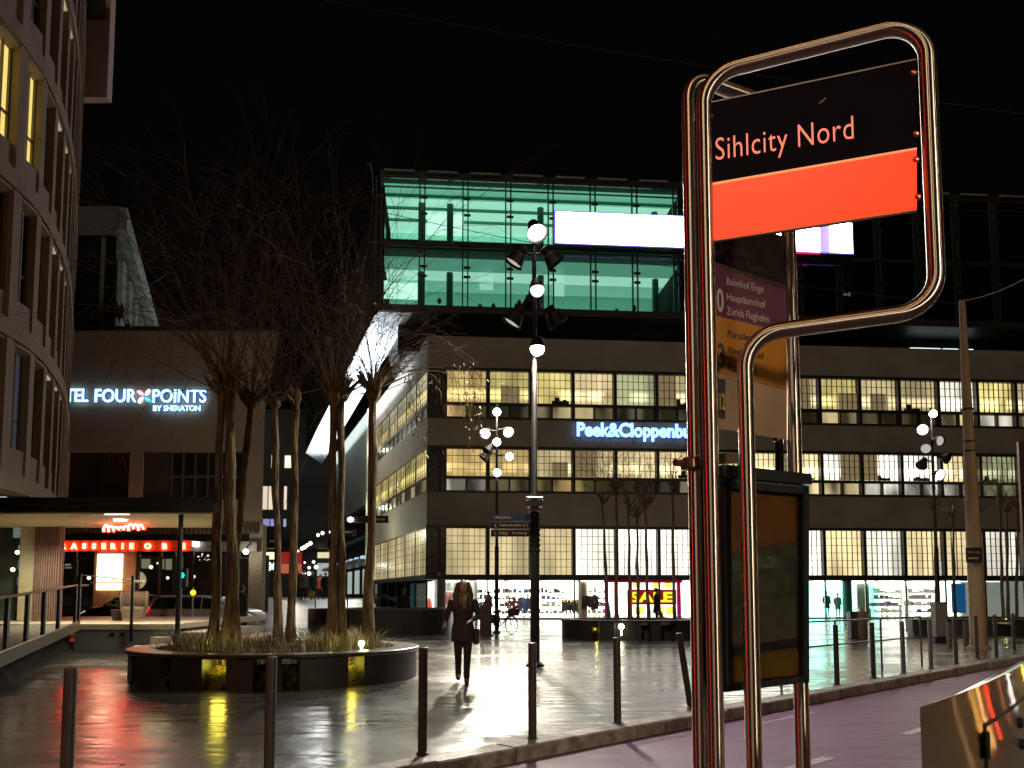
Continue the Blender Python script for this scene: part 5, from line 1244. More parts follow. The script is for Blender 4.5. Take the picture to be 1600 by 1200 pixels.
# ================================================================== STREET LAMPS
M_lamp = mat("black_lamp_paint", (.008,.007,.007), rough=.5, var=.2, spec=.2)
M_lampg = mat("grey_lamp_paint", (.16,.15,.15), rough=.3, metal=.5)
LENS_ON = glow("lamp_lens_on", (1,.93,.80), 24); LENS_MID = glow("lamp_lens_dim", (1,.90,.78), .5); LENS_OFF = mat("lamp_lens_off", (.05,.05,.05), rough=.1)
LENS_PINK = glow("lamp_lens_warm", (1,.86,.78), 30)
def lamp_post(label, x, y, H, heads, boxz=None, rb=.095):
    root = thing("street_lamp", label, "street lamp", (x,y,0), group="spotlight lamp posts on the square")
    b = MB(); b.tube([(0,0,0),(0,0,3.4),(0,0,3.45),(0,0,H)], [rb,rb,.062,.045], 16); b.lathe([(rb*1.9,0),(rb*1.9,.04),(rb*1.1,.10)], n=16); b.build("pole", M_lamp, root, smooth='auto')
    if boxz:
        b = MB(); b.rbox(-.17,.17,-.17,.17,boxz-.16,boxz-.02,.03); b.rbox(-.19,.19,-.19,.19,boxz+.0,boxz+.05,.02); b.rbox(-.13,.13,-.13,.13,boxz-.26,boxz-.18,.03); b.build("collar_box", M_lampg, root)
        b = MB()
        for k in range(7): b.rbox(-.115,.115,-.115,.115,boxz-.45-.11*k,boxz-.40-.11*k,.02)
        b.build("clamp_rings", M_lamp, root)
    for (z, dx_, dy_, aim, kind, lens) in heads:
        p = Vector((dx_,dy_,z)); a = Vector(aim).normalized()
        h = MB()
        if abs(dx_)+abs(dy_) > .05: h.tube([(0,0,z+.06),(dx_*.9,dy_*.9,z+.10),tuple(p+Vector((0,0,.04)))], .028, 8)
        if kind == 'spot':
            h.lathe([(.09,-.24),(.12,-.22),(.125,-.06),(.16,-.04),(.20,.12),(.235,.20),(.225,.20),(.19,.13)], tuple(p), 18, a); rl_, dl_ = .19, .135
        else:
            h.lathe([(.06,-.26),(.10,-.24),(.15,-.12),(.165,-.06),(.165,-.03)], tuple(p), 18, a); rl_, dl_ = .155, 0
        hd = h.build("lamp_head", M_lamp if kind != 'grey' else M_lampg, root, smooth='auto')
        g = MB()
        if kind == 'spot': g.lathe([(rl_,0),(rl_,.012)], tuple(p+a*dl_), 18, a)
        else: g.ball(tuple(p), (rl_,rl_,rl_), 16, 10)
        g.build("lens", lens, hd, smooth=(kind!='spot'))
    return root
L1 = P(836,1040,17.7); YL=17.7
def lz(py, Y=YL): return P(836,py,Y).z
lamp_post("tall nearest lamp post carrying eight spotlight heads and a glowing globe before the glass storey", L1.x, YL, lz(352),
    [(lz(362), .02, -.12, (.2,-.55,-.75), 'spot', LENS_ON), (lz(402), -.36, -.05, (-.5,.05,-.8), 'spot', LENS_MID), (lz(402), .36, -.05, (.6,.1,-.75), 'spot', LENS_OFF),
     (lz(457), .06, -.16, (.1,-.2,-1), 'globe', glow('globe_dim',(1,.93,.84),1.6)), (lz(462), -.02, .2, (-.1,.8,-.5), 'spot', LENS_OFF), (lz(497), -.40, -.1, (-.5,.0,-.8), 'spot', LENS_MID), (lz(497), .42, -.1, (.5,.1,-.8), 'spot', LENS_OFF),
     (lz(548), .06, -.16, (0,0,-1), 'globe', LENS_ON)], boxz=lz(781), rb=.10)
Y2=33.0; L2=P(776,985,Y2)
lamp_post("second lamp post, farther back beside the bicycle, with six bright heads against the store windows", L2.x, Y2, P(776,632,Y2).z,
    [(P(776,645,Y2).z, 0,-.15,(0,-.9,-.3),'globe',LENS_ON),(P(776,676,Y2).z,-.42,-.1,(-.3,-.8,-.5),'spot',LENS_PINK),(P(776,674,Y2).z,.42,-.1,(.3,-.8,-.5),'spot',LENS_PINK),
     (P(776,692,Y2).z,0,-.2,(0,-.9,-.3),'globe',LENS_ON),(P(776,700,Y2).z,-.3,0,(-.5,-.3,-.7),'spot',LENS_OFF),(P(776,714,Y2).z,.5,-.1,(.2,-.9,-.2),'globe',LENS_PINK),(P(776,712,Y2).z,-.42,-.1,(-.6,-.1,-.7),'spot',LENS_OFF),(P(776,739,Y2).z,.02,-.12,(0,-.7,-.6),'globe',LENS_PINK)], rb=.085)
Y3=34.0; L3=P(1468,985,Y3)
lamp_post("third lamp post at the right, rising from beside the grey switch cabinet", L3.x, Y3, P(1467,637,Y3).z,
    [(P(1467,648,Y3).z,0,-.2,(0,-.9,-.4),'globe',LENS_ON),(P(1467,672,Y3).z,-.45,-.1,(-.2,-.9,-.2),'spot',LENS_PINK),(P(1467,690,Y3).z,.12,-.2,(.3,-.9,-.2),'spot',LENS_MID),(P(1467,700,Y3).z,-.3,-.1,(-.4,-.7,-.4),'spot',LENS_MID),
     (P(1467,715,Y3).z,.4,-.1,(.4,-.7,-.4),'spot',LENS_OFF),(P(1467,723,Y3).z,-.4,0,(-.5,-.4,-.6),'spot',LENS_OFF),(P(1467,742,Y3).z,.08,-.2,(.2,-.9,-.3),'spot',LENS_ON)], rb=.085)
lamp("lamp_globe_light", 'SPOT', (L1.x+.06, YL-.40, lz(560)), 1500, (1,.90,.74), .12, (L1.x+.06, YL-.40, 0), .3, 165)
lamp("lamp_spot_light", 'SPOT', (L1.x+.0, YL-.45, lz(366)), 1100, (1,.90,.74), .15, (L1.x-4, YL-9, 0), .7, 85)
lamp("lamp_spot_light", 'SPOT', (L1.x-.35, YL+.8, lz(458)), 11000, (1,.92,.80), .12, (L1.x-1.2, YL+.6, 0), 1.0, 62)
lamp("lamp_globe_light", 'POINT', (L2.x, Y2-.5, P(776,650,Y2).z), 520, (1,.90,.74), .15)
lamp("lamp_spot_light", 'SPOT', (L2.x, Y2-.6, P(776,694,Y2).z), 6000, (1,.91,.76), .15, (L2.x+.5, Y2-13, 0), .9, 62)
lamp("lamp_globe_light", 'POINT', (L3.x, Y3-.5, P(1467,650,Y3).z), 420, (1,.88,.7), .15)
# unseen lamps assumed behind the viewer, added to fill everything facing this way
lamp("rear_fill_light", 'POINT', (-7, -8, 9.5), 650, (1,.72,.44), .3)
lamp("rear_fill_light", 'POINT', (14, -4, 8.5), 330, (1,.72,.44), .3)
lamp("sign_fill_spot", 'SPOT', (6.5, -4.5, 4.6), 1700, (1,.78,.55), .45, (1.15, 4.2, 1.75), .5, 30)  # unseen fill added to brighten the line panels and map case
lamp("assumed_overhead_light", 'POINT', (-1.0, .8, 9.8), 240, (1,.50,.14), .14)  # assumed unseen overhead lamp, added for the amber line on the sign tubes
rdl = lamp("assumed_red_light", 'AREA', (-9.0, 3.0, 3.4), 95, (1,.05,.02), .5, (1, 3.6, 2.6), size_y=1.6)  # assumed unseen red source, added so the steel tubes show red stripes
# assumed unseen lamps off to the right, placed to smear streaks in the steel cabinet
for az_, dist_, e_, c_ in ((53.2,14,10,(1,.50,.12)),(52.2,15,16,(1,.58,.18)),(50.9,18,22,(1,.05,.015)),(46.8,20,24,(1,.95,.9)),(43.2,20,30,(1,.55,.06)),(55.8,15,3,(1,.6,.25)),(48.6,16,3,(1,.3,.1))):
    lamp("assumed_streak_light", 'POINT', (1.5+dist_*math.sin(R(az_)), 2.8+dist_*math.cos(R(az_)), .85), e_, c_, .07)
lamp("assumed_road_light", 'POINT', (21, 15.5, 7.5), 420, (1,.74,.42), .3)  # unseen warm lamp assumed off to the right, added to light the kerb


# finger signs on the nearest post
wf = thing("finger_sign", "three stacked finger signs, one blue and two black, on the nearest lamp post", "sign", (L1.x, YL-.13, 0))
def wx(px): return P(px,820,YL-.13).x - L1.x
def wz(py): return P(800,py,YL-.13).z
M_lett = mat("pale_sign_letters", (.55,.55,.52), rough=.5)
for (ya,yb,m_,bodies) in ((804,814,mat("blue_sign", (.02,.045,.12), rough=.4),((772,"Utoplatz",26),)),(816,826,M_black,((773,"‹",3),(781,"Kalanderplatz",34),(818,"11",6))),(828,838.5,M_black,((772,"‹",3),(780,"P+Rail",13),(800,"Parking",23)))):
    b = MB(); b.box(wx(767), wx(829), -.02, .02, wz(yb), wz(ya)); b.build("finger", m_, wf)
    for px,s_,wpx in bodies: text("lettering", s_, M_lett, wf, frame_m((wx(px),-.021,wz(yb-2.2)),(1,0,0),(0,0,1)), width=wpx*YL/1300, height=.075 if s_!="‹" else .07, ext=.004, bold=.01)
b = MB()
for y_ in (815,827): b.box(wx(769), wx(829), -.015,.015, wz(y_+.6), wz(y_-.6))
b.build("divider", mat("pale_divider", (.35,.32,.33), rough=.4), wf)

# leaning tapered mast
mb_, mt_ = P(1530,1014,23.5), P(1503,470,23.5)
ms = thing("overhead_line_mast", "tall pale tapered mast at the right carrying a small dark plate", "mast", (mb_.x,23.5,0))
b = MB(); b.tube([(0,0,-.02),((mt_.x-mb_.x)*.35,0,mt_.z*.35),(mt_.x-mb_.x,0,mt_.z)], [.23,.19,.085], 20); b.lathe([(.31,0),(.31,.05),(.24,.09)], n=20); b.build("pole", mat("tan_mast_paint", (.36,.27,.17), rough=.5, var=.15, scale=3), ms, smooth='auto')
pl_ = P(1521,867,23.2); b = MB(); b.rbox(pl_.x-mb_.x-.23,pl_.x-mb_.x+.23,-.36,-.30,pl_.z-.22,pl_.z+.20,.02); b.build("plate", M_black, ms)
text("lettering", "Sihlcity", M_plate, ms, frame_m((pl_.x-mb_.x-.19,-.361,pl_.z+.02),(1,0,0),(0,0,1)), width=.36, height=.09, ext=.003)
b = MB(); b.box(pl_.x-mb_.x-.19,pl_.x-mb_.x+.1,-.364,-.361,pl_.z-.12,pl_.z-.07); b.build("strip", M_plate, ms)
for py in (690, 705, 640):
    p = P(1512,py,23.5); f=(p.z/mt_.z); b = MB(); b.lathe([(.16,-.03),(.16,.03)], ((mt_.x-mb_.x)*f,0,p.z), 16); b.build("band", M_dark, ms)
# overhead wires strung from the mast
wires = [("thin sagging wire from the mast across to the left building", P(1503,475,23.5), Vector((-12,24,15)), .6),
         ("thin wire crossing the dark sky above the glass storey", Vector((30,24,14)), P(300,-40,30), .5),
         ("thin wire from the mast towards the picture's right edge", P(1504,470,23.5), P(1680,385,16), .2)]
for lb_, a_, e_, sag in wires:
    b = MB(); b.tube([a_.lerp(e_,i/16)-Vector((0,0,sag*4*(i/16)*(1-i/16))) for i in range(17)], .010, 4); tag(b.build("overhead_wire", mat("dull_wire", (.05,.045,.04), rough=.5)), lb_, "wire", "overhead wires")

# signs hung across the passage
for (pa,pb,ya,yb,Y,lb_,lampx) in ((541,607,806,817,44,"dark hanging sign across the passage with a white lamp on its left end",547),(512,556,826,836,55,"lower dark hanging sign behind the twin-trunk willow",518),(412,430,841,850,60,"small dark hanging sign beside the hotel corner, lowest of the three",None)):
    p0,p1 = P(pa,yb,Y),P(pb,ya,Y); root = thing("hanging_sign", lb_, "sign", (p0.x,Y,p0.z), group="signs hung across the passage")
    b = MB(); b.rbox(0,p1.x-p0.x,-.06,.06,0,p1.z-p0.z,.03); b.build("board", M_black, root)
    b = MB(); b.box((p1.x-p0.x)*.55,(p1.x-p0.x)*.92,-.07,-.062,(p1.z-p0.z)*.35,(p1.z-p0.z)*.6); b.build("lettering_strip", M_plate, root)
    b = MB(); hh=P(pa,640,Y).z-p0.z
    for f in (.15,.85): b.tube([((p1.x-p0.x)*f,0,p1.z-p0.z),((p1.x-p0.x)*f+ (3 if f>.5 else -3),0,hh)],.012,4)
    b.build("cable", M_black, root)
    if lampx: q_=P(lampx,(ya+yb)/2,Y-.3); b = MB(); b.ball((q_.x-p0.x,-.2,q_.z-p0.z),(.17,.17,.13),10,8); b.build("lamp", glow("sign_lamp", (1,.95,.9), 8), root)

# traffic signal and beacon by the steps
Yt=30.0; g=P(281,985,Yt)
tl = thing("traffic_signal", "slim traffic signal with two green lights beside the canopy column", "traffic light", (g.x,Yt,0))
b = MB(); b.tube([(0,0,0),(0,0,P(281,870,Yt).z)], .04, 8); b.build("pole", mat("pale_pole", (.4,.4,.38), rough=.4), tl)
b = MB(); b.rbox(-.16,.18,-.06,.22,P(283,918,Yt).z,P(283,888,Yt).z,.05); b.build("housing", M_black, tl)
for px,py,rr_ in ((283,899,.105),(280,913,.075)):
    p = P(px,py,Yt-.1); b = MB(); b.lathe([(rr_,0),(rr_*.9,.03)], (p.x-g.x,-.07,p.z), 14, (0,-1,0)); b.build("light", glow("signal_green", (0,.85,.62), 3.0), tl)
g=P(300,980,31); bc = thing("beacon_post", "slim pole topped by a round yellow beacon in front of the white car", "beacon", (g.x,31,0))
b = MB(); b.tube([(0,0,0),(0,0,P(300,918,31).z)], .035, 8); b.build("pole", mat("pale_pole", (.4,.4,.38), rough=.4), bc)
p=P(301,926,30.9); b = MB(); b.ball((p.x-g.x,-.05,p.z),(.10,.10,.10),12,8); b.build("globe", glow("yellow_beacon", (1,.78,.02), 2.2), bc)

# ================================================================== CAR
def make_car(name, label, loc, rz, paint):
    root = thing(name, label, "car", loc, rz)
    st = [(-2.28,.50,.62,.62),(-2.22,.30,1.00,.72),(-2.0,.24,1.36,.80),(-1.5,.22,1.47,.86),(-.7,.22,1.50,.88),(.1,.22,1.48,.88),(.55,.22,1.36,.88),(1.12,.22,1.02,.87),(1.6,.24,.96,.85),(2.05,.28,.86,.80),(2.25,.34,.72,.70),(2.30,.42,.60,.55)]
    rr=[]
    for x,zb_,zt_,w_ in st:
        belt=min(.93,zt_-.03); cab = zt_>1.05; wt=w_*.74 if cab else w_*.90; zsh = zt_-.07 if cab else zt_-.015
        h=[(w_*.90,zb_),(w_*.99,zb_+.08),(w_,(zb_+belt)/2),(w_*.985,belt),(wt*1.0,zsh),(wt*.85,zt_)]
        rr.append([(x,y,z) for y,z in h]+[(x,-y,z) for y,z in reversed(h)])
    b = MB(); b.loft(rr); b.build("body", paint, root, smooth='auto')
    M_cg = mat("car_glass", (.006,.007,.008), rough=.06)
    for s_ in (-1,1):
        for (xa,xb,ta,tb) in ((-1.95,-.95,-1.70,-.93),(-.88,.05,-.88,.03),(.12,.98,.10,.45)):
            b = MB(); y0,y1=s_*.872,s_*.672
            b.slab([(xa,y0,.95),(xb,y0,.95),(tb,y1,1.41 if tb<.3 else 1.34),(ta,y1,1.40)],(0,s_*.012,.004)); b.build("window", M_cg, root)
        b = MB(); b.rbox(.72,.90,s_*.90-.09,s_*.90+.09,.95,1.08,.03); b.build("wing_mirror", paint, root)
        b = MB(); b.slab([(2.12,s_*.50,.66),(2.02,s_*.80,.68),(1.78,s_*.852,.80),(2.02,s_*.62,.83)],(.07,s_*.03,.0)); b.build("headlight", glow("bright_headlight_glass", (1,.95,.85), .5, (.6,.6,.6)), root)
        b = MB(); b.slab([(-2.21,s_*.55,.85),(-2.08,s_*.80,.85),(-2.0,s_*.81,1.02),(-2.15,s_*.62,1.02)],(-.05,s_*.03,0)); b.build("tail_light", glow("red_tail_light", (1,.04,.05), 4 if s_<0 else 1.5), root)
    b = MB(); b.slab([(1.10,-.70,1.03),(1.10,.70,1.03),(.52,.58,1.40),(.52,-.58,1.40)],(.02,0,.02)); b.build("windscreen", M_cg, root)
    b = MB(); b.slab([(-2.2,-.62,1.03),(-2.2,.62,1.03),(-1.99,.55,1.36),(-1.99,-.55,1.36)],(-.03,0,.01)); b.build("rear_window", M_cg, root)
    b = MB(); b.rbox(2.22,2.31,-.40,.40,.36,.50,.02); b.build("grille", M_black, root)
    for x in (-1.42,1.42):
        for s_ in (-1,1):
            b = MB(); b.lathe([(.20,-.11),(.31,-.11),(.325,-.07),(.325,.07),(.31,.11),(.20,.11)], (x,s_*.80,.325), 24, (0,s_,0)); w_=b.build("wheel", mat("tyre_rubber", (.012,.012,.012), rough=.8), root, smooth='auto')
            b = MB(); b.lathe([(.205,.0),(.205,.02),(.06,.03)], (x,s_*.80+s_*.105,.325), 24, (0,s_,0)); b.build("rim", mat("alloy_rim", (.25,.25,.25), rough=.3, metal=.8), w_)
            b = MB(); b.lathe([(.37,0),(.37,.012)], (x,s_*.868,.335), 24, (0,s_,0)); b.build("wheel_arch", M_black, root)
    return root
cpos = P(322,985,34)
make_car("parked_car", "white hatchback standing behind the willows in front of the restaurant", (cpos.x, 34, 0), 0, mat("white_car_paint", (.50,.50,.48), rough=.25, var=.05))
b_ = P(190,960,36.5); 
make_car("parked_car", "dark car at the kerb before the restaurant entrance, behind the terrace", (P(205,960,37).x,37.4,0), R(180), mat("dark_car_paint", (.03,.022,.02), rough=.25))

# ================================================================== BICYCLE, BINS, CLOSED PARASOL, CABINET
Yb=32.3
def bike(label, x, y, rz):
    root = thing("bicycle", label, "bicycle", (x,y,0), rz)
    M_fr = mat("dark_bike_frame", (.03,.03,.03), rough=.3)
    for xx in (-.52,.52):
        b = MB(); b.tube([(xx+.335*math.cos(2*math.pi*k/28),0,.35+.335*math.sin(2*math.pi*k/28)) for k in range(29)], .017, 6, cap=False)
        w_ = b.build("wheel", mat("tyre_rubber", (.012,.012,.012), rough=.8), root)
        b = MB()
        for k in range(14): b.tube([(xx,0,.35),(xx+.32*math.cos(2*math.pi*k/14),0,.35+.32*math.sin(2*math.pi*k/14))], .003, 3)
        b.build("spokes", M_steel, w_)
        b = MB(); b.tube([(xx+.37*math.cos(R(a_)),0,.35+.37*math.sin(R(a_))) for a_ in range(20,171,10)], .02, 5); b.build("mudguard", M_fr, root)
    b = MB()
    for p0,p1 in (((-.52,0,.35),(-.08,0,.30)),((-.08,0,.30),(-.22,0,.82)),((-.52,0,.35),(-.20,0,.74)),((-.08,0,.30),(.38,0,.78)),((-.2,0,.72),(.36,0,.86)),((.36,0,.92),(.52,0,.35)),((.36,0,.9),(.33,0,1.05))): b.tube([p0,p1],.018,8)
    b.build("frame", M_fr, root)
    b = MB(); b.ell([(-.24,0,.86,.12,.09),(-.24,0,.90,.14,.10),(-.22,0,.93,.10,.07)]); b.build("saddle", M_black, root)
    b = MB(); b.tube([(.22,-.28,1.08),(.33,-.16,1.08),(.35,0,1.05),(.33,.16,1.08),(.22,.28,1.08)],.013,6); b.build("handlebar", M_steel, root)
    b = MB(); b.rbox(.46,.82,-.17,.17,.72,.98,.04); b.build("basket", mat("dark_wicker", (.05,.035,.02), rough=.8), root)
    for s_ in (-1,1): b = MB(); b.rbox(-.82,-.38,s_*.14-.07,s_*.14+.07,.40,.74,.04); b.build("pannier", mat("olive_pannier", (.06,.06,.02), rough=.8), root)
    return root
g = P(785,986,Yb); bike("dark bicycle with a flower-filled basket parked at the second lamp post", g.x, Yb, R(-48))
bx, by = g.x+.64*math.cos(R(-48)), Yb+.64*math.sin(R(-48)); b = MB(); rr_=random.Random(2)
for k in range(46):
    a=rr_.uniform(0,6.28); b.ball((rr_.gauss(0,.12),rr_.gauss(0,.12),.96+rr_.uniform(0,.42)),(.05,.05,.04),6,5)
fl = b.build("flowers", mat("red_white_flowers", (.55,.12,.10), rough=.6, var=.9, scale=9)); fl.location=(bx,by,0)
tag(fl, "red and pale flowers heaped in the basket of the parked bicycle", "flowers")
g = P(759,987,31); ps_ = thing("closed_parasol", "brown fabric column with a pointed top, like a furled parasol, behind the woman", "parasol", (g.x,31,0))
M_fab = mat("brown_fabric", (.11,.07,.05), rough=.85, var=.3, scale=4, stretch=(6,6,.4), bump=.4)
b = MB(); b.ell([(0,0,.03,.22,.20),(0,0,.5,.22,.20),(0,0,1.08,.23,.20),(.02,0,1.14,.14,.14)]); b.build("lower_cover", M_fab, ps_)
b = MB(); b.ell([(.08,0,1.05,.17,.16),(.09,0,1.30,.15,.15),(.11,0,1.45,.08,.08),(.12,0,1.56,.02,.02)]); b.build("furled_top", M_fab, ps_)
b = MB(); b.box(-.3,.3,-.28,.28,0,.05); b.build("base", M_black, ps_)
b = MB(); b.tube([(.02,0,1.60),(.22,0,1.60)],.02,6); b.tube([(.12,0,1.55),(.12,0,1.62)],.02,6); b.build("crank", M_black, ps_)
g = P(1340,996,29); bn_ = thing("litter_bin", "brown cylindrical litter bin standing before the mint-lit window", "bin", (g.x,29,0))
b = MB(); b.lathe([(.30,0),(.33,.04),(.33,.86),(.30,.93)], n=22); b.build("drum", mat("brown_bin", (.22,.14,.10), rough=.4), bn_, smooth='auto')
b = MB(); b.box(-.36,-.12,-.34,-.1,.02,.94); b.build("dark_side", M_black, bn_)
g = P(1436,991,31); b = MB(); b.rbox(-.36,.36,-.3,.3,.12,.60,.03); b.rbox(-.3,.3,-.25,.25,0,.13,.02); o = b.build("box_planter", mat("slate_box", (.04,.05,.055), rough=.4)); o.location=(g.x,31,0); tag(o, "dark slate box planter before the brightest window, left of the grey cabinet", "planter")
g = P(1469,1004,27); sc_ = thing("switch_cabinet", "grey metal switch cabinet at the foot of the third lamp post", "cabinet", (g.x,27,0))
b = MB(); b.rbox(-.19,.19,-.18,.18,.16,1.28,.015); b.build("body", mat("grey_cabinet_paint", (.16,.16,.16), rough=.4, metal=.3), sc_); b = MB(); b.rbox(-.28,.28,-.25,.25,0,.16,.02); b.build("plinth", M_black, sc_)
b = MB(); b.box(-.15,.15,-.192,-.181,.22,1.22); b.build("door", mat("grey_cabinet_door", (.19,.19,.18), rough=.4), sc_)
# armchair-like covered furniture and plant by the restaurant
g = P(209,948,27); ch = thing("armchair", "pale rounded outdoor armchair on the terrace before the lit menu panel", "armchair", (P(209,945,24).x,24,tz))
b = MB(); b.ell([(0,0,.08,.30,.28),(0,0,.36,.36,.32),(0,0,.42,.30,.26)]); b.build("seat", mat("pale_weave", (.13,.10,.075), rough=.85), ch)
b = MB(); b.loft([[(.38*math.cos(R(a_))*(1-d_),.34*math.sin(R(a_))*(1-d_)+.02,z_) for d_,z_ in ((0,.30),(-.06,.72),(.02,.86),(.14,.80),(.14,.30))] for a_ in range(-10,191,20)]); b.build("backrest", mat("pale_weave", (.13,.10,.075), rough=.85), ch, smooth=True)
g = P(184,945,24.5); pp = thing("potted_plant", "small bushy potted plant beside the pale armchair", "plant", (g.x,24.5,tz))
b = MB(); b.lathe([(.13,0),(.18,.32),(.15,.32)], n=14); b.build("pot", M_black, pp)
b = MB(); rr_=random.Random(6)
for k in range(160):
    a=rr_.uniform(0,6.28); p_=Vector((rr_.gauss(0,.12),rr_.gauss(0,.12),.36+rr_.uniform(0,.5))); d_=Vector((math.cos(a),math.sin(a),rr_.uniform(-.4,.6)))*.10; wv=Vector((-math.sin(a),math.cos(a),0))*.025
    b.add([p_,p_+d_*.5+wv,p_+d_,p_+d_*.5-wv],[(0,1,2,3)])
b.build("foliage", mat("dark_leaf", (.04,.06,.02), rough=.5), pp)
# railing along the ramp in the passage
pr_ = thing("passage_railing", "thin steel railing on the passage ramp behind the black ring planter", "railing", P(545,953,38.5))
b0_=Vector(pr_.location)
pts_=[(493,929,38.5),(545,929,38.5),(600,929,38.5),(634,950,36)]
b = MB(); b.tube([P(*q_)-b0_ for q_ in pts_], .03, 6); b.build("handrail", M_boll, pr_)
for px in (493,543,591): p=P(px,929,38.5)-b0_; b = MB(); b.tube([p, (p.x,p.y,-b0_.z)], .035, 6); b.build("post", M_boll, pr_)
# dark post panel at the picture's right edge
g=P(1612,940,10); ep = thing("edge_sign", "dark red panel on a post at the picture's right edge", "sign", (g.x,10,-.14))
b = MB(); z0_,z1_=P(1600,885,10).z+.14,P(1600,690,10).z+.14; x0_=P(1594,780,10).x-g.x; b.rbox(x0_,x0_+.55,-.03,.03,z0_,z1_,.01); b.build("panel", mat("dark_red_panel", (.05,.012,.01), rough=.4), ep)
b = MB(); b.tube([(x0_+.3,.06,0),(x0_+.3,.06,z1_)],.03,8); b.build("post", M_black, ep)

# ================================================================== PEOPLE
M_skin = mat("skin", (.42,.27,.20), rough=.55, var=.08)
def person(label, loc, rz, H, coat, legs, hair, footF=((-.09,-.10,0),(.09,.12,.05)), hands=((-.27,.0,.80),(.27,.0,.80)), elbows=((-.25,.04,1.08),(.25,.04,1.08)),
           hem=.72, hairlen=.0, vox=.016, scarf=None, skirt=1.0, group=None, look=0.0, hood=False):
    s = H/1.72; root = thing("person", label, "person", loc, rz, group)
    V = lambda p: (p[0]*s, p[1]*s, p[2]*s)
    def tube(b, pts, rad, n=10, sq=1.0): b.tube([V(p) for p in pts], [r*s for r in rad], n, sq=sq)
    hips=((-.085,0,.90),(.085,0,.90)); sh=((-.175,.01,1.405),(.175,.01,1.405)); knees=[]; 
    for i in (0,1):
        h,f=Vector(hips[i]),Vector(footF[i])+Vector((0,0,.09)); k=(h+f)/2; k.y-=.05+.10*abs(f.y)+ (.06 if f.y>0 else 0); k.z+=.02; knees.append(k)
    body = MB()
    body.ell([(0,.0,.84*s,.10*s,.08*s),(0,.0,.90*s,.155*s,.105*s),(0,0,1.0*s,.15*s,.10*s),(0,0,1.10*s,.125*s,.09*s),(0,0,1.25*s,.15*s,.105*s),(0,.01*s,1.36*s,.16*s,.10*s),(0,.01*s,1.43*s,.10*s,.075*s),(0,.01*s,1.46*s,.055*s,.055*s)])
    tube(body, [(0,.015,1.42),(0,.0,1.52),(0,-.005,1.56)], [.055,.05,.05])
    # head: skull, face, jaw, nose, ears
    Q = Matrix.Rotation(look,3,'Z'); hc = Vector((0,-.01,1.615))
    hb = MB(); hb.ball((0,.012,.02),(.076,.092,.095),14,10); hb.ball((0,-.028,-.035),(.060,.062,.078),12,8); hb.ball((0,-.045,-.085),(.034,.034,.025),8,6)
    hb.tube([(0,-.088,.02),(0,-.105,-.018),(0,-.092,-.030)],[.009,.014,.010],6)
    for e in (-1,1): hb.ball((e*.077,.008,-.005),(.010,.020,.030),6,6)
    body.add([Vector(hc+Q@Vector(v))*s for v in hb.v], hb.f)
    for i in (0,1):
        sg_=-1 if i==0 else 1
        k,f=knees[i],Vector(footF[i])
        tube(body,[hips[i],k,f+Vector((0,.035,.20)),f+Vector((0,.035,.10))],[.074,.046,.034,.031]); tube(body,[f+Vector((0,.06,.045)),f+Vector((0,-.05,.045)),f+Vector((0,-.16,.03))],[.040,.043,.030])
        tube(body,[sh[i],elbows[i],hands[i]],[.052,.040,.027])
        hnd=Vector(hands[i]); d=(hnd-Vector(elbows[i])).normalized(); side=d.cross(Vector((0,1,0))); side = side.normalized() if side.length>.1 else Vector((1,0,0)); nrm=d.cross(side)
        tube(body,[hnd-d*.01,hnd+d*.045,hnd+d*.085],[.026,.036,.032],8,.5)
        for q_,L_ in ((-.024,.062),(-.008,.074),(.008,.070),(.023,.054)):
            a=hnd+d*.08+nrm*q_; m_=a+d*L_*.5+side*.006*sg_; e=a+d*L_*.85+side*.026*sg_; tube(body,[a,m_,e],[.0095,.009,.007],6)
        a=hnd+d*.025-nrm*.026; tube(body,[a,a+d*.03-nrm*.022,a+d*.062-nrm*.022],[.012,.011,.008],6)
    body.build("body", M_skin, root, voxel=min(vox,.011)*s if vox<.02 else vox*s)
    fb_=MB()
    for e in (-1,1): p=(hc+Q@Vector((e*.028,-.083,.012)))*s; fb_.ball(tuple(p),(.011*s,.006*s,.007*s),8,6)
    fb_.build("eyes", mat("eye_dark",(.02,.015,.012),rough=.2), root)
    p=(hc+Q@Vector((0,-.088,-.055)))*s; mo=MB(); mo.ball(tuple(p),(.022*s,.006*s,.006*s),8,6); mo.build("mouth", mat("lip",(.30,.12,.10),rough=.5), root)
    # trousers
    t = MB(); t.ell([(0,0,.80*s,.12*s,.09*s),(0,0,.90*s,.165*s,.115*s),(0,0,1.0*s,.155*s,.108*s),(0,0,1.04*s,.15*s,.10*s)])
    for i in (0,1): f=Vector(footF[i]); tube(t,[hips[i],knees[i],f+Vector((0,.035,.20)),f+Vector((0,.035,.10))],[.094,.068,.054,.054])
    t.build("trousers", mat("cloth_%s" % str(legs), legs, rough=.85, var=.2, scale=20), root, voxel=vox*s)
    bt = MB()
    for i in (0,1): f=Vector(footF[i]); tube(bt,[f+Vector((0,.04,.26)),f+Vector((0,.04,.09)),f+Vector((0,.05,.05))],[.056,.050,.052]); tube(bt,[f+Vector((0,.075,.045)),f+Vector((0,-.03,.05)),f+Vector((0,-.13,.036)),f+Vector((0,-.185,.026))],[.044,.048,.042,.026],10); tube(bt,[f+Vector((0,.075,.05)),f+Vector((0,.08,.0))],[.03,.024],8)
    bt.build("boots", mat("dark_leather", (.02,.015,.012), rough=.4), root, voxel=vox*s*.8)
    # coat with sleeves and collar
    c = MB(); w_=skirt
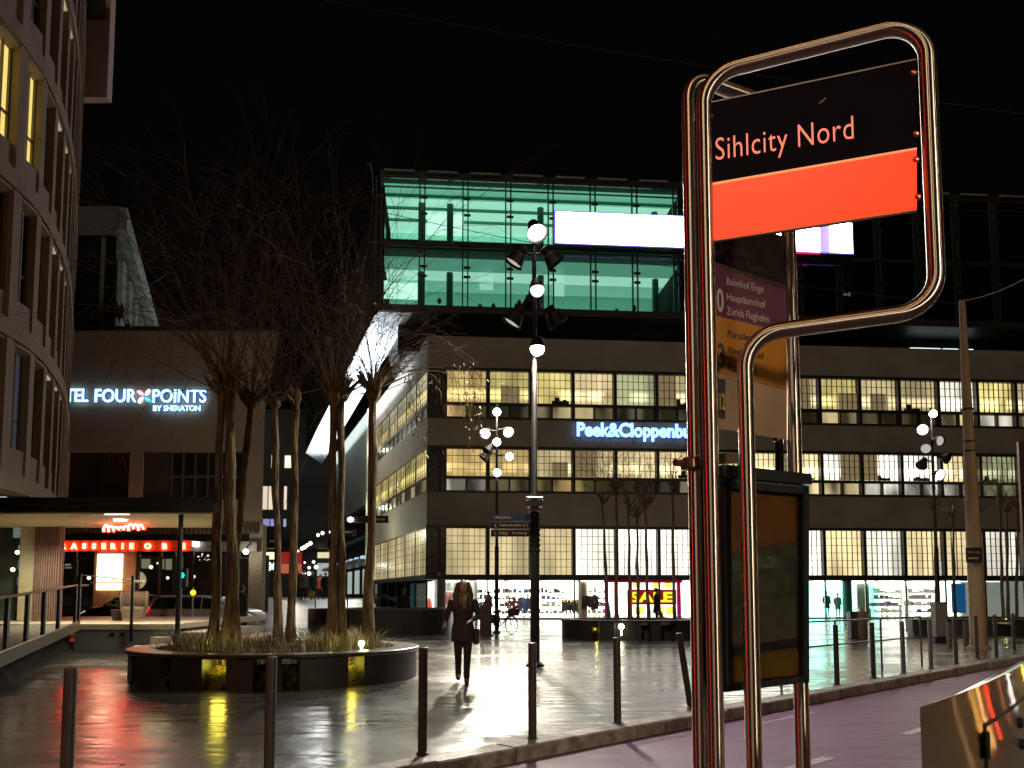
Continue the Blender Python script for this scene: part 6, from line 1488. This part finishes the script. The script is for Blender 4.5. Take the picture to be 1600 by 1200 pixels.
    c.ell([(0,0,hem*s,.205*w_*s,.165*s),(0,0,(hem+.02)*s,.21*w_*s,.17*s),(0,0,.92*s,.192*s,.145*s),(0,0,1.07*s,.160*s,.122*s),(0,0,1.24*s,.182*s,.132*s),(0,.01*s,1.37*s,.195*s,.122*s),(0,.01*s,1.43*s,.125*s,.098*s),(0,.01*s,1.49*s,.078*s,.078*s)])
    for i in (0,1): h_=Vector(hands[i]); e_=Vector(elbows[i]); tube(c,[sh[i],Vector(sh[i]).lerp(e_,.5),e_,e_.lerp(h_,.93)],[.068,.062,.054,.042])
    c.build("coat", mat("cloth_%s" % str(coat), coat, rough=.8, var=.25, scale=14, bump=.3, bscale=60), root, voxel=vox*s)
    hr = MB(); hr.ball((0,.028*s,1.645*s),(.092*s,.098*s,.098*s),14,10)
    if hairlen:
        for e in (-1,1): tube(hr,[(e*.06,.01,1.69),(e*.10,.005,1.60),(e*.125,-.02,1.48),(e*.115,-.06,1.48-hairlen*.55),(e*.10,-.09,1.48-hairlen)],[.05,.046,.055,.05,.018],8)
        hr.ell([(0,.06*s,(1.46-hairlen*.6)*s,.09*s,.03*s),(0,.065*s,1.48*s,.12*s,.055*s),(0,.05*s,1.62*s,.095*s,.07*s)])
    hr.build("hair", mat("hair_%s" % str(hair), hair, rough=.5, var=.4, scale=30, stretch=(4,4,.4)), root, voxel=vox*s*.8)
    if scarf:
        sc = MB(); sc.loft([[((.085+q_*.03)*s*math.cos(R(a_)),(.085+q_*.03)*s*math.sin(R(a_))+.005*s,(z_)*s) for q_,z_ in ((0,1.42),(1,1.44),(1.2,1.49),(.4,1.53),(-.6,1.52),(-.6,1.43))] for a_ in range(0,361,20)])
        tube(sc,[(.02,-.11,1.45),(.01,-.145,1.36),(.02,-.155,1.24)],[.05,.045,.03],8,.5); tube(sc,[(-.04,-.11,1.45),(-.045,-.14,1.33)],[.045,.03],8,.5)
        sc.build("scarf", mat("pale_scarf", scarf, rough=.85, var=.2), root, smooth=True)
    return root
wg = G(723,1068)
wm = person("woman in a dark jacket with long hair, walking towards the viewer on the wet square", (wg.x, wg.y, 0), R(4), 1.74, (.030,.022,.020), (.022,.018,.018), (.07,.038,.022),
    footF=((-.075,.16,.055),(.065,-.10,0)), hands=((-.30,-.05,1.02),(.13,-.20,1.06)), elbows=((-.245,.05,1.20),(.27,.02,1.13)), hem=.70, hairlen=.24, scarf=(.20,.16,.12), vox=.013, skirt=.98)
bag = thing("shoulder_bag", "dark shoulder bag hanging at the walking woman's hip", "bag", (wg.x+.22, wg.y+.02, 0))
b = MB(); b.rbox(-.055,.065,-.13,.12,.66,.93,.05); b.build("pouch", mat("black_bag_leather", (.025,.02,.018), rough=.45), bag)
b = MB(); b.tube([(.0,-.08,.92),(.03,-.09,1.2),(-.03,-.05,1.43),(-.03,.06,1.43),(.03,.10,1.2),(0,.08,.92)],.010,6); b.build("strap", M_black, bag)
b = MB(); b.tube([(.07,-.05,.68),(.12,-.05,.60),(.13,-.04,.48)],.009,6); b.build("loose_strap", M_black, bag)
# the others
pg = P(630,950,35.0)
person("lone figure in a dark coat with a bag, walking behind the black ring planter", (pg.x,35.0,.10), R(180), 1.66, (.015,.014,.014), (.012,.012,.012), (.02,.015,.012), vox=.022, hands=((-.30,.02,.84),(.27,0,.80)))
b_ = thing("handbag", "dark bulging bag carried by the lone figure behind the black planter", "bag", (pg.x-.30,35.0,0)); b = MB(); b.rbox(-.16,.12,-.10,.10,.52,.84,.06); b.build("pouch", M_black, b_); b = MB(); b.tube([(-.1,0,.82),(-.02,0,.98),(.06,0,.82)],.012,6); b.build("handle", M_black, b_)
mg = P(377,985,32.2)
person("man in a dark coat standing by the white car, half hidden by the thick willow", (mg.x,32.2,0), R(150), 1.86, (.03,.026,.02), (.02,.02,.018), (.03,.02,.015), vox=.022, hem=.62)
sp = P(1027,983,35)
person("dark silhouette of a person passing in front of the sale window", (sp.x,35,0), R(90), 1.78, (.010,.009,.009), (.01,.009,.009), (.01,.008,.007), vox=.022, footF=((-.08,-.28,0),(.08,.25,.05)))
crowd = [(464,50,.0,(.012,.012,.014),(.015,.015,.02),"person in black at the left edge of the passage crowd"),
         (474,49,.0,(.30,.29,.27),(.02,.02,.02),"person in a pale open coat carrying a shopping bag in the passage"),
         (488,52,.4,(.03,.045,.07),(.02,.02,.03),"person in a blue-grey coat right of the pale coat in the passage"),
         (500,56,.0,(.55,.10,.06),(.03,.03,.03),"person in a red-orange top, deepest of the passage crowd"),
         (508,53,.3,(.04,.03,.03),(.02,.02,.02),"person in dark clothes at the right end of the passage crowd")]
for px,Y,rz_,c_,l_,lab in crowd:
    p=P(px,938,Y); person(lab, (p.x,Y,1.2), rz_, 1.72, c_, l_, (.05,.03,.02), vox=.028, group="people in the passage")
p=P(487,933,48.9); o=thing("shopping_bag", "pale yellow paper bag carried by the person in the pale coat", "bag", (p.x,48.9,1.2)); b=MB(); b.rbox(-.17,.17,-.07,.07,.10,.52,.01); b.build("pouch", mat("yellow_paper", (.62,.55,.30), rough=.7), o); b=MB(); b.tube([(-.08,0,.51),(-.15,0,.85),(.02,0,.51)],.012,5); b.build("handle", mat("yellow_paper", (.62,.55,.30)), o)
lamp("passage_fill_light", 'POINT', (-14.5, 64, 14), 600, (1,.95,.8), .4)  # unseen point lights added as fill to brighten the passage walls
lamp("passage_fill_light", 'POINT', (P(470,880,56).x, 54, 5.0), 260, (1,.86,.66), .3)
lamp("passage_fill_light", 'POINT', (P(540,860,60).x, 60, 6.0), 420, (.92,1,.72), .3)

# ================================================================== INSIDE THE SHOP
def at_front(px, dp, z=0.0):
    p = C0 + Mf @ Vector((sx(px,dp), dp, z)); return p
M_rackm = mat("chrome_rail", (.5,.5,.5), rough=.2, metal=1)
rr_ = random.Random(12)
def rack(label, px, dp, wd, cols, h=1.5):
    p = at_front(px, dp, .03); root = thing("clothes_rack", label, "clothes rack", p, A1, "clothes racks in the shop window")
    b = MB()
    for s_ in (-1,1): b.tube([(s_*wd/2,0,0),(s_*wd/2,0,h)],.018,6); b.tube([(s_*wd/2,-.25,.02),(s_*wd/2,.25,.02)],.018,6)
    b.tube([(-wd/2,0,h),(wd/2,0,h)],.018,6); b.build("frame", M_rackm, root)
    for c_ in cols:
        b = MB(); n_=max(2,int(wd/len(cols)/.09)); x0=-wd/2+.05+cols.index(c_)*(wd-.1)/len(cols)
        for k in range(n_):
            x=x0+k*.09; L=rr_.uniform(.75,1.05); b.loft([[(x-.02,-.20,h-.08),(x+.025,-.20,h-.08),(x+.025,.20,h-.08),(x-.02,.20,h-.08)],[(x-.035,-.24,h-.35),(x+.035,-.24,h-.35),(x+.035,.24,h-.35),(x-.035,.24,h-.35)],[(x-.03,-.22,h-L),(x+.04,-.22,h-L),(x+.04,.22,h-L),(x-.03,.22,h-L)]])
        b.build("garments", mat("garment_%s" % str(c_), c_, rough=.85), root)
rack("rack of dark clothes between the round column and the sale window", 922, 1.5, 1.2, [(.02,.02,.03),(.05,.06,.12),(.03,.03,.03)])
rack("low rack of mixed dark clothes left of the round column", 893, 2.2, 1.3, [(.08,.05,.04),(.03,.03,.03),(.10,.09,.05)], 1.25)
rack("rack of blue clothes behind the first lamp post", 822, 2.4, 1.1, [(.10,.10,.28),(.05,.06,.16)], 1.35)
rack("rack of red and grey clothes far back behind the woman", 706, 4.5, 1.5, [(.5,.05,.04),(.15,.14,.14)], 1.7)
def table(label, px, dp, wd, cols, h=.75):
    p = at_front(px, dp, .03); root = thing("display_table", label, "display table", p, A1, "display tables in the shop")
    b = MB(); b.rbox(-wd/2,wd/2,-.4,.4,h-.05,h,.01); b.build("top", mat("pale_wood", (.5,.40,.26), rough=.5), root)
    for s_ in (-1,1):
        for q_ in (-1,1): b = MB(); b.box(s_*(wd/2-.06)-.025,s_*(wd/2-.06)+.025,q_*.34-.025,q_*.34+.025,0,h-.05); b.build("leg", mat("pale_wood", (.5,.40,.26)), root)
    for k,c_ in enumerate(cols):
        b = MB(); x=-wd/2+(k+.5)*wd/len(cols); b.rbox(x-.16,x+.16,-.22,.22,h+.001,h+rr_.uniform(.12,.35),.03); b.build("folded_stack", mat("garment_%s" % str(c_), c_, rough=.85), root)
table("table of folded clothes near the bicycle", 838, 4.0, 1.8, [(.05,.05,.05),(.3,.28,.25),(.5,.45,.4)])
table("table with violet folded goods at the left of the brightest window", 1362, 3.4, 1.6, [(.10,.06,.16),(.10,.06,.16),(.2,.15,.3)])
table("table with pale blue goods at the right of the brightest window", 1432, 3.0, 2.4, [(.35,.45,.55),(.45,.5,.6),(.3,.4,.5)], .8)
table("small table with violet goods at the centre of the brightest window", 1390, 3.8, 1.0, [(.16,.08,.2),(.2,.12,.25)])
def mannequin(label, px, dp, c_, H=1.8):
    p = at_front(px, dp, .03); root = thing("mannequin", label, "mannequin", p, A1, "mannequins in the mint-lit window")
    s=H/1.8; b = MB(); b.ell([(0,0,.82*s,.17,.12),(0,0,1.0*s,.15,.11),(0,0,1.15*s,.13,.10),(0,0,1.35*s,.18,.12),(0,0,1.46*s,.15,.10),(0,0,1.52*s,.05,.05),(0,0,1.60*s,.05,.05)])
    b.ball((0,0,1.70*s),(.075,.09,.11),12,8)
    for s_ in (-1,1): b.tube([(s_*.09,0,.9*s),(s_*.10,-.02,.48*s),(s_*.10,.02,.08*s)],[.085,.06,.04],8); b.tube([(s_*.19,0,1.42*s),(s_*.24,.03,1.12*s),(s_*.22,-.08,.88*s)],[.05,.04,.03],8); b.tube([(s_*.10,.05,.06),(s_*.10,-.14,.05)],[.04,.03],8)
    b.build("figure", mat("mannequin_white", (.45,.44,.42), rough=.5), root, voxel=.022)
    b = MB(); b.ell([(0,0,.62*s,.22,.16),(0,0,.95*s,.18,.14),(0,0,1.15*s,.155,.125),(0,0,1.36*s,.205,.145),(0,0,1.47*s,.15,.12)])
    for s_ in (-1,1): b.tube([(s_*.18,0,1.42*s),(s_*.24,.03,1.12*s),(s_*.225,-.05,.95*s)],[.07,.06,.05],8)
    b.build("outfit", mat("garment_%s" % str(c_), c_, rough=.8), root, voxel=.022)
    b = MB(); b.lathe([(.2,0),(.2,.02)], n=16); b.build("stand", M_steel, root)
mannequin("dark dressed mannequin, left one in the mint-lit window", 1290, 1.6, (.06,.05,.03), 1.75)
mannequin("mannequin in a pale green dress beside the teal column", 1307, 1.2, (.25,.45,.33), 1.62)
p=at_front(1322,1.0,0)
b = MB(); b.M = Mf; b.lathe([(.30,.04),(.30,zH0-.06)], (sx(1322,.75),.75,0), 22); b.build("column", mat("teal_column", (.02,.22,.19), rough=.5), store)
p = at_front(1347, 1.4, .03); pa_ = thing("pop_up_display", "tall pale rounded display panel behind the litter bin", "display", p, A1); b = MB(); b.rbox(-.45,.42,-.05,.05,.6,2.25,.05); b.build("panel", mat("mint_white_panel", (.55,.65,.60), rough=.5), pa_); b = MB(); b.box(-.4,.38,-.2,.2,0,.6); b.build("foot", mat("pale_wood", (.5,.40,.26)), pa_)
p = at_front(1497, .9, .03); bb_ = thing("blue_banner", "tall blue banner standing in the window right of the third lamp post", "banner", p, A1); b = MB(); b.box(-.55,.40,-.02,.02,.3,2.2); b.build("cloth", glow("blue_banner_cloth", (.02,.22,.60), .35, (.02,.15,.4)), bb_); b = MB(); b.tube([(-.55,0,0),(-.55,0,2.3)],.02,6); b.tube([(-.6,0,2.22),(.42,0,2.22)],.015,6); b.box(-.7,.5,-.2,.2,0,.03); b.build("stand", M_steel, bb_)
p = at_front(616, 1.0, .03)
bb_ = thing("blue_display", "blue lit display panel in the side shop window behind the lone figure", "display", C0 + Msd @ Vector((-9.5,1.3,.03)), A2); b = MB(); b.box(-.9,.5,-.03,.03,.2,2.3); b.build("panel", glow("blue_lit_panel", (.06,.30,.55), .5, (.05,.2,.4)), bb_); b = MB(); b.box(-.9,.5,-.15,.15,0,.2); b.build("foot", M_black, bb_)
p = at_front(668, .9, .03); bb_ = thing("round_poster", "white window poster with a red disc and green strip at the store corner", "poster", C0 + Msd @ Vector((-1.4,.6,.03)), A2); b = MB(); b.box(-.9,.9,0,.03,.1,2.3); b.build("sheet", glow("white_poster", (1,.97,.92), 1.6, (.7,.7,.7)), bb_); b = MB(); b.lathe([(.55,0),(.55,.01)], (-.3,-.001,.75), 28, (0,-1,0)); b.build("disc", glow("red_disc", (1,.10,.05), .8), bb_); b = MB(); b.box(.30,.48,-.015,-.002,.15,1.1); b.build("strip", glow("green_strip", (.05,.7,.5), .7), bb_)
# sale window: big hung poster, red poles
p = C0 + Mf @ Vector((0,0,0))
sl = thing("sale_poster", "big white window poster with a red band reading SALE in yellow", "poster", C0)
b = MB(); b.M = Mf; b.box(sx(985,.8), sx(1062,.8), .8, .83, .25, zH0-.10); b.build("sheet", glow("white_sale_sheet", (1,.96,.94), 2.6, (.7,.7,.7)), sl)
sxa, sxb = sx(979,.76), sx(1056,.76); Ys = C0.y+sxa*sa
z0_, z1_ = P(980,945,Ys).z, P(980,921,Ys).z
b = MB(); b.M = Mf; b.box(sxa, sxb, .755, .785, z0_, z1_); b.build("band", glow("crimson_band", (.55,.005,.02), .45, (.4,.02,.03)), sl)
q0 = Mf @ Vector((sx(984,.7), .75, z0_+.14)); text("lettering", "SALE", glow("yellow_sale_letters", (1,.80,.03), 1.6), sl, frame_m(q0,(ca,sa,0),(0,0,1)), width=sx(1052)-sx(984), height=z1_-z0_-.28, ext=.02, bold=.04)
b = MB(); b.M = Mf
for px in (992,1022,1040): b.box(sx(px,.7), sx(px+14,.7), .77, .798, z0_-.62, z0_-.12); b.box(sx(px-2,.7), sx(px+9,.7), .77, .798, z1_+.12, z1_+.45)
b.build("price_patch", glow("yellow_patch", (1,.85,.12), 1.5), sl)
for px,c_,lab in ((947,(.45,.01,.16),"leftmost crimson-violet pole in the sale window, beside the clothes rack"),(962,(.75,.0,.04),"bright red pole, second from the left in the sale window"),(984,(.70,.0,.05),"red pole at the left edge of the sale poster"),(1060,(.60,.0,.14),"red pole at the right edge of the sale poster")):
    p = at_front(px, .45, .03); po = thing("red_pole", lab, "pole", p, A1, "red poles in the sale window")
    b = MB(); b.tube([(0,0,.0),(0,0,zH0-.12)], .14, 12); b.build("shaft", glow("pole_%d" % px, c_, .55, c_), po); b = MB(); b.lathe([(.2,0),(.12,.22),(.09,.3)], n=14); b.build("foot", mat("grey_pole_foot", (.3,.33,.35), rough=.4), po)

# shelving along the back wall of the shop
def shelf(label, px, seed):
    r = random.Random(seed); p = C0 + Mf @ Vector((sx(px, D-.6), D-.6, .03)); root = thing("wall_shelf", label, "shelf", p, A1, "shelves along the shop's back wall")
    b = MB(); wd = 2.2
    for s_ in (-1,1): b.box(s_*wd/2-.03, s_*wd/2+.03, 0, .4, 0, 2.1)
    for z in (.15,.65,1.15,1.6): b.box(-wd/2+.03, wd/2-.03, .0, .4, z, z+.035)
    b.build("frame", mat("light_grey_shelf", (.45,.44,.42), rough=.5), root)
    for z in (.186,.686,1.186,1.636):
        b = MB(); x = -wd/2+.08
        while x < wd/2-.3:
            w_ = r.uniform(.14,.34); b.rbox(x, x+w_, .05, .36, z, z+r.uniform(.08,.36), .02); x += w_+r.uniform(.02,.16)
        c_ = r.choice([(.05,.05,.06),(.20,.17,.15),(.30,.05,.05),(.08,.10,.16),(.4,.36,.3)]); b.build("folded_goods", mat("garment_%s" % str(c_), c_, rough=.85), root)
for i,(px,lab) in enumerate(((730,"back wall shelf of folded clothes directly behind the walking woman's head"),(772,"back wall shelf behind the second lamp post's pole"),(812,"back wall shelf between the two lamp posts in the shop"),(862,"back wall shelf just right of the nearest lamp post's pole"),(930,"back wall shelf seen right of the round taupe column"),(1385,"back wall shelf in the brightest window, left half"),(1440,"back wall shelf in the brightest window, right half"))): shelf(lab, px, 80+i)

b = MB(); b.M = Mf; b.box(sx(943,.3), sx(1066,.3), .28, .36, zH0-.20, zH0-.06); b.build("red_trim", glow("crimson_trim", (.65,.0,.05), .5, (.5,.02,.04)), sl)
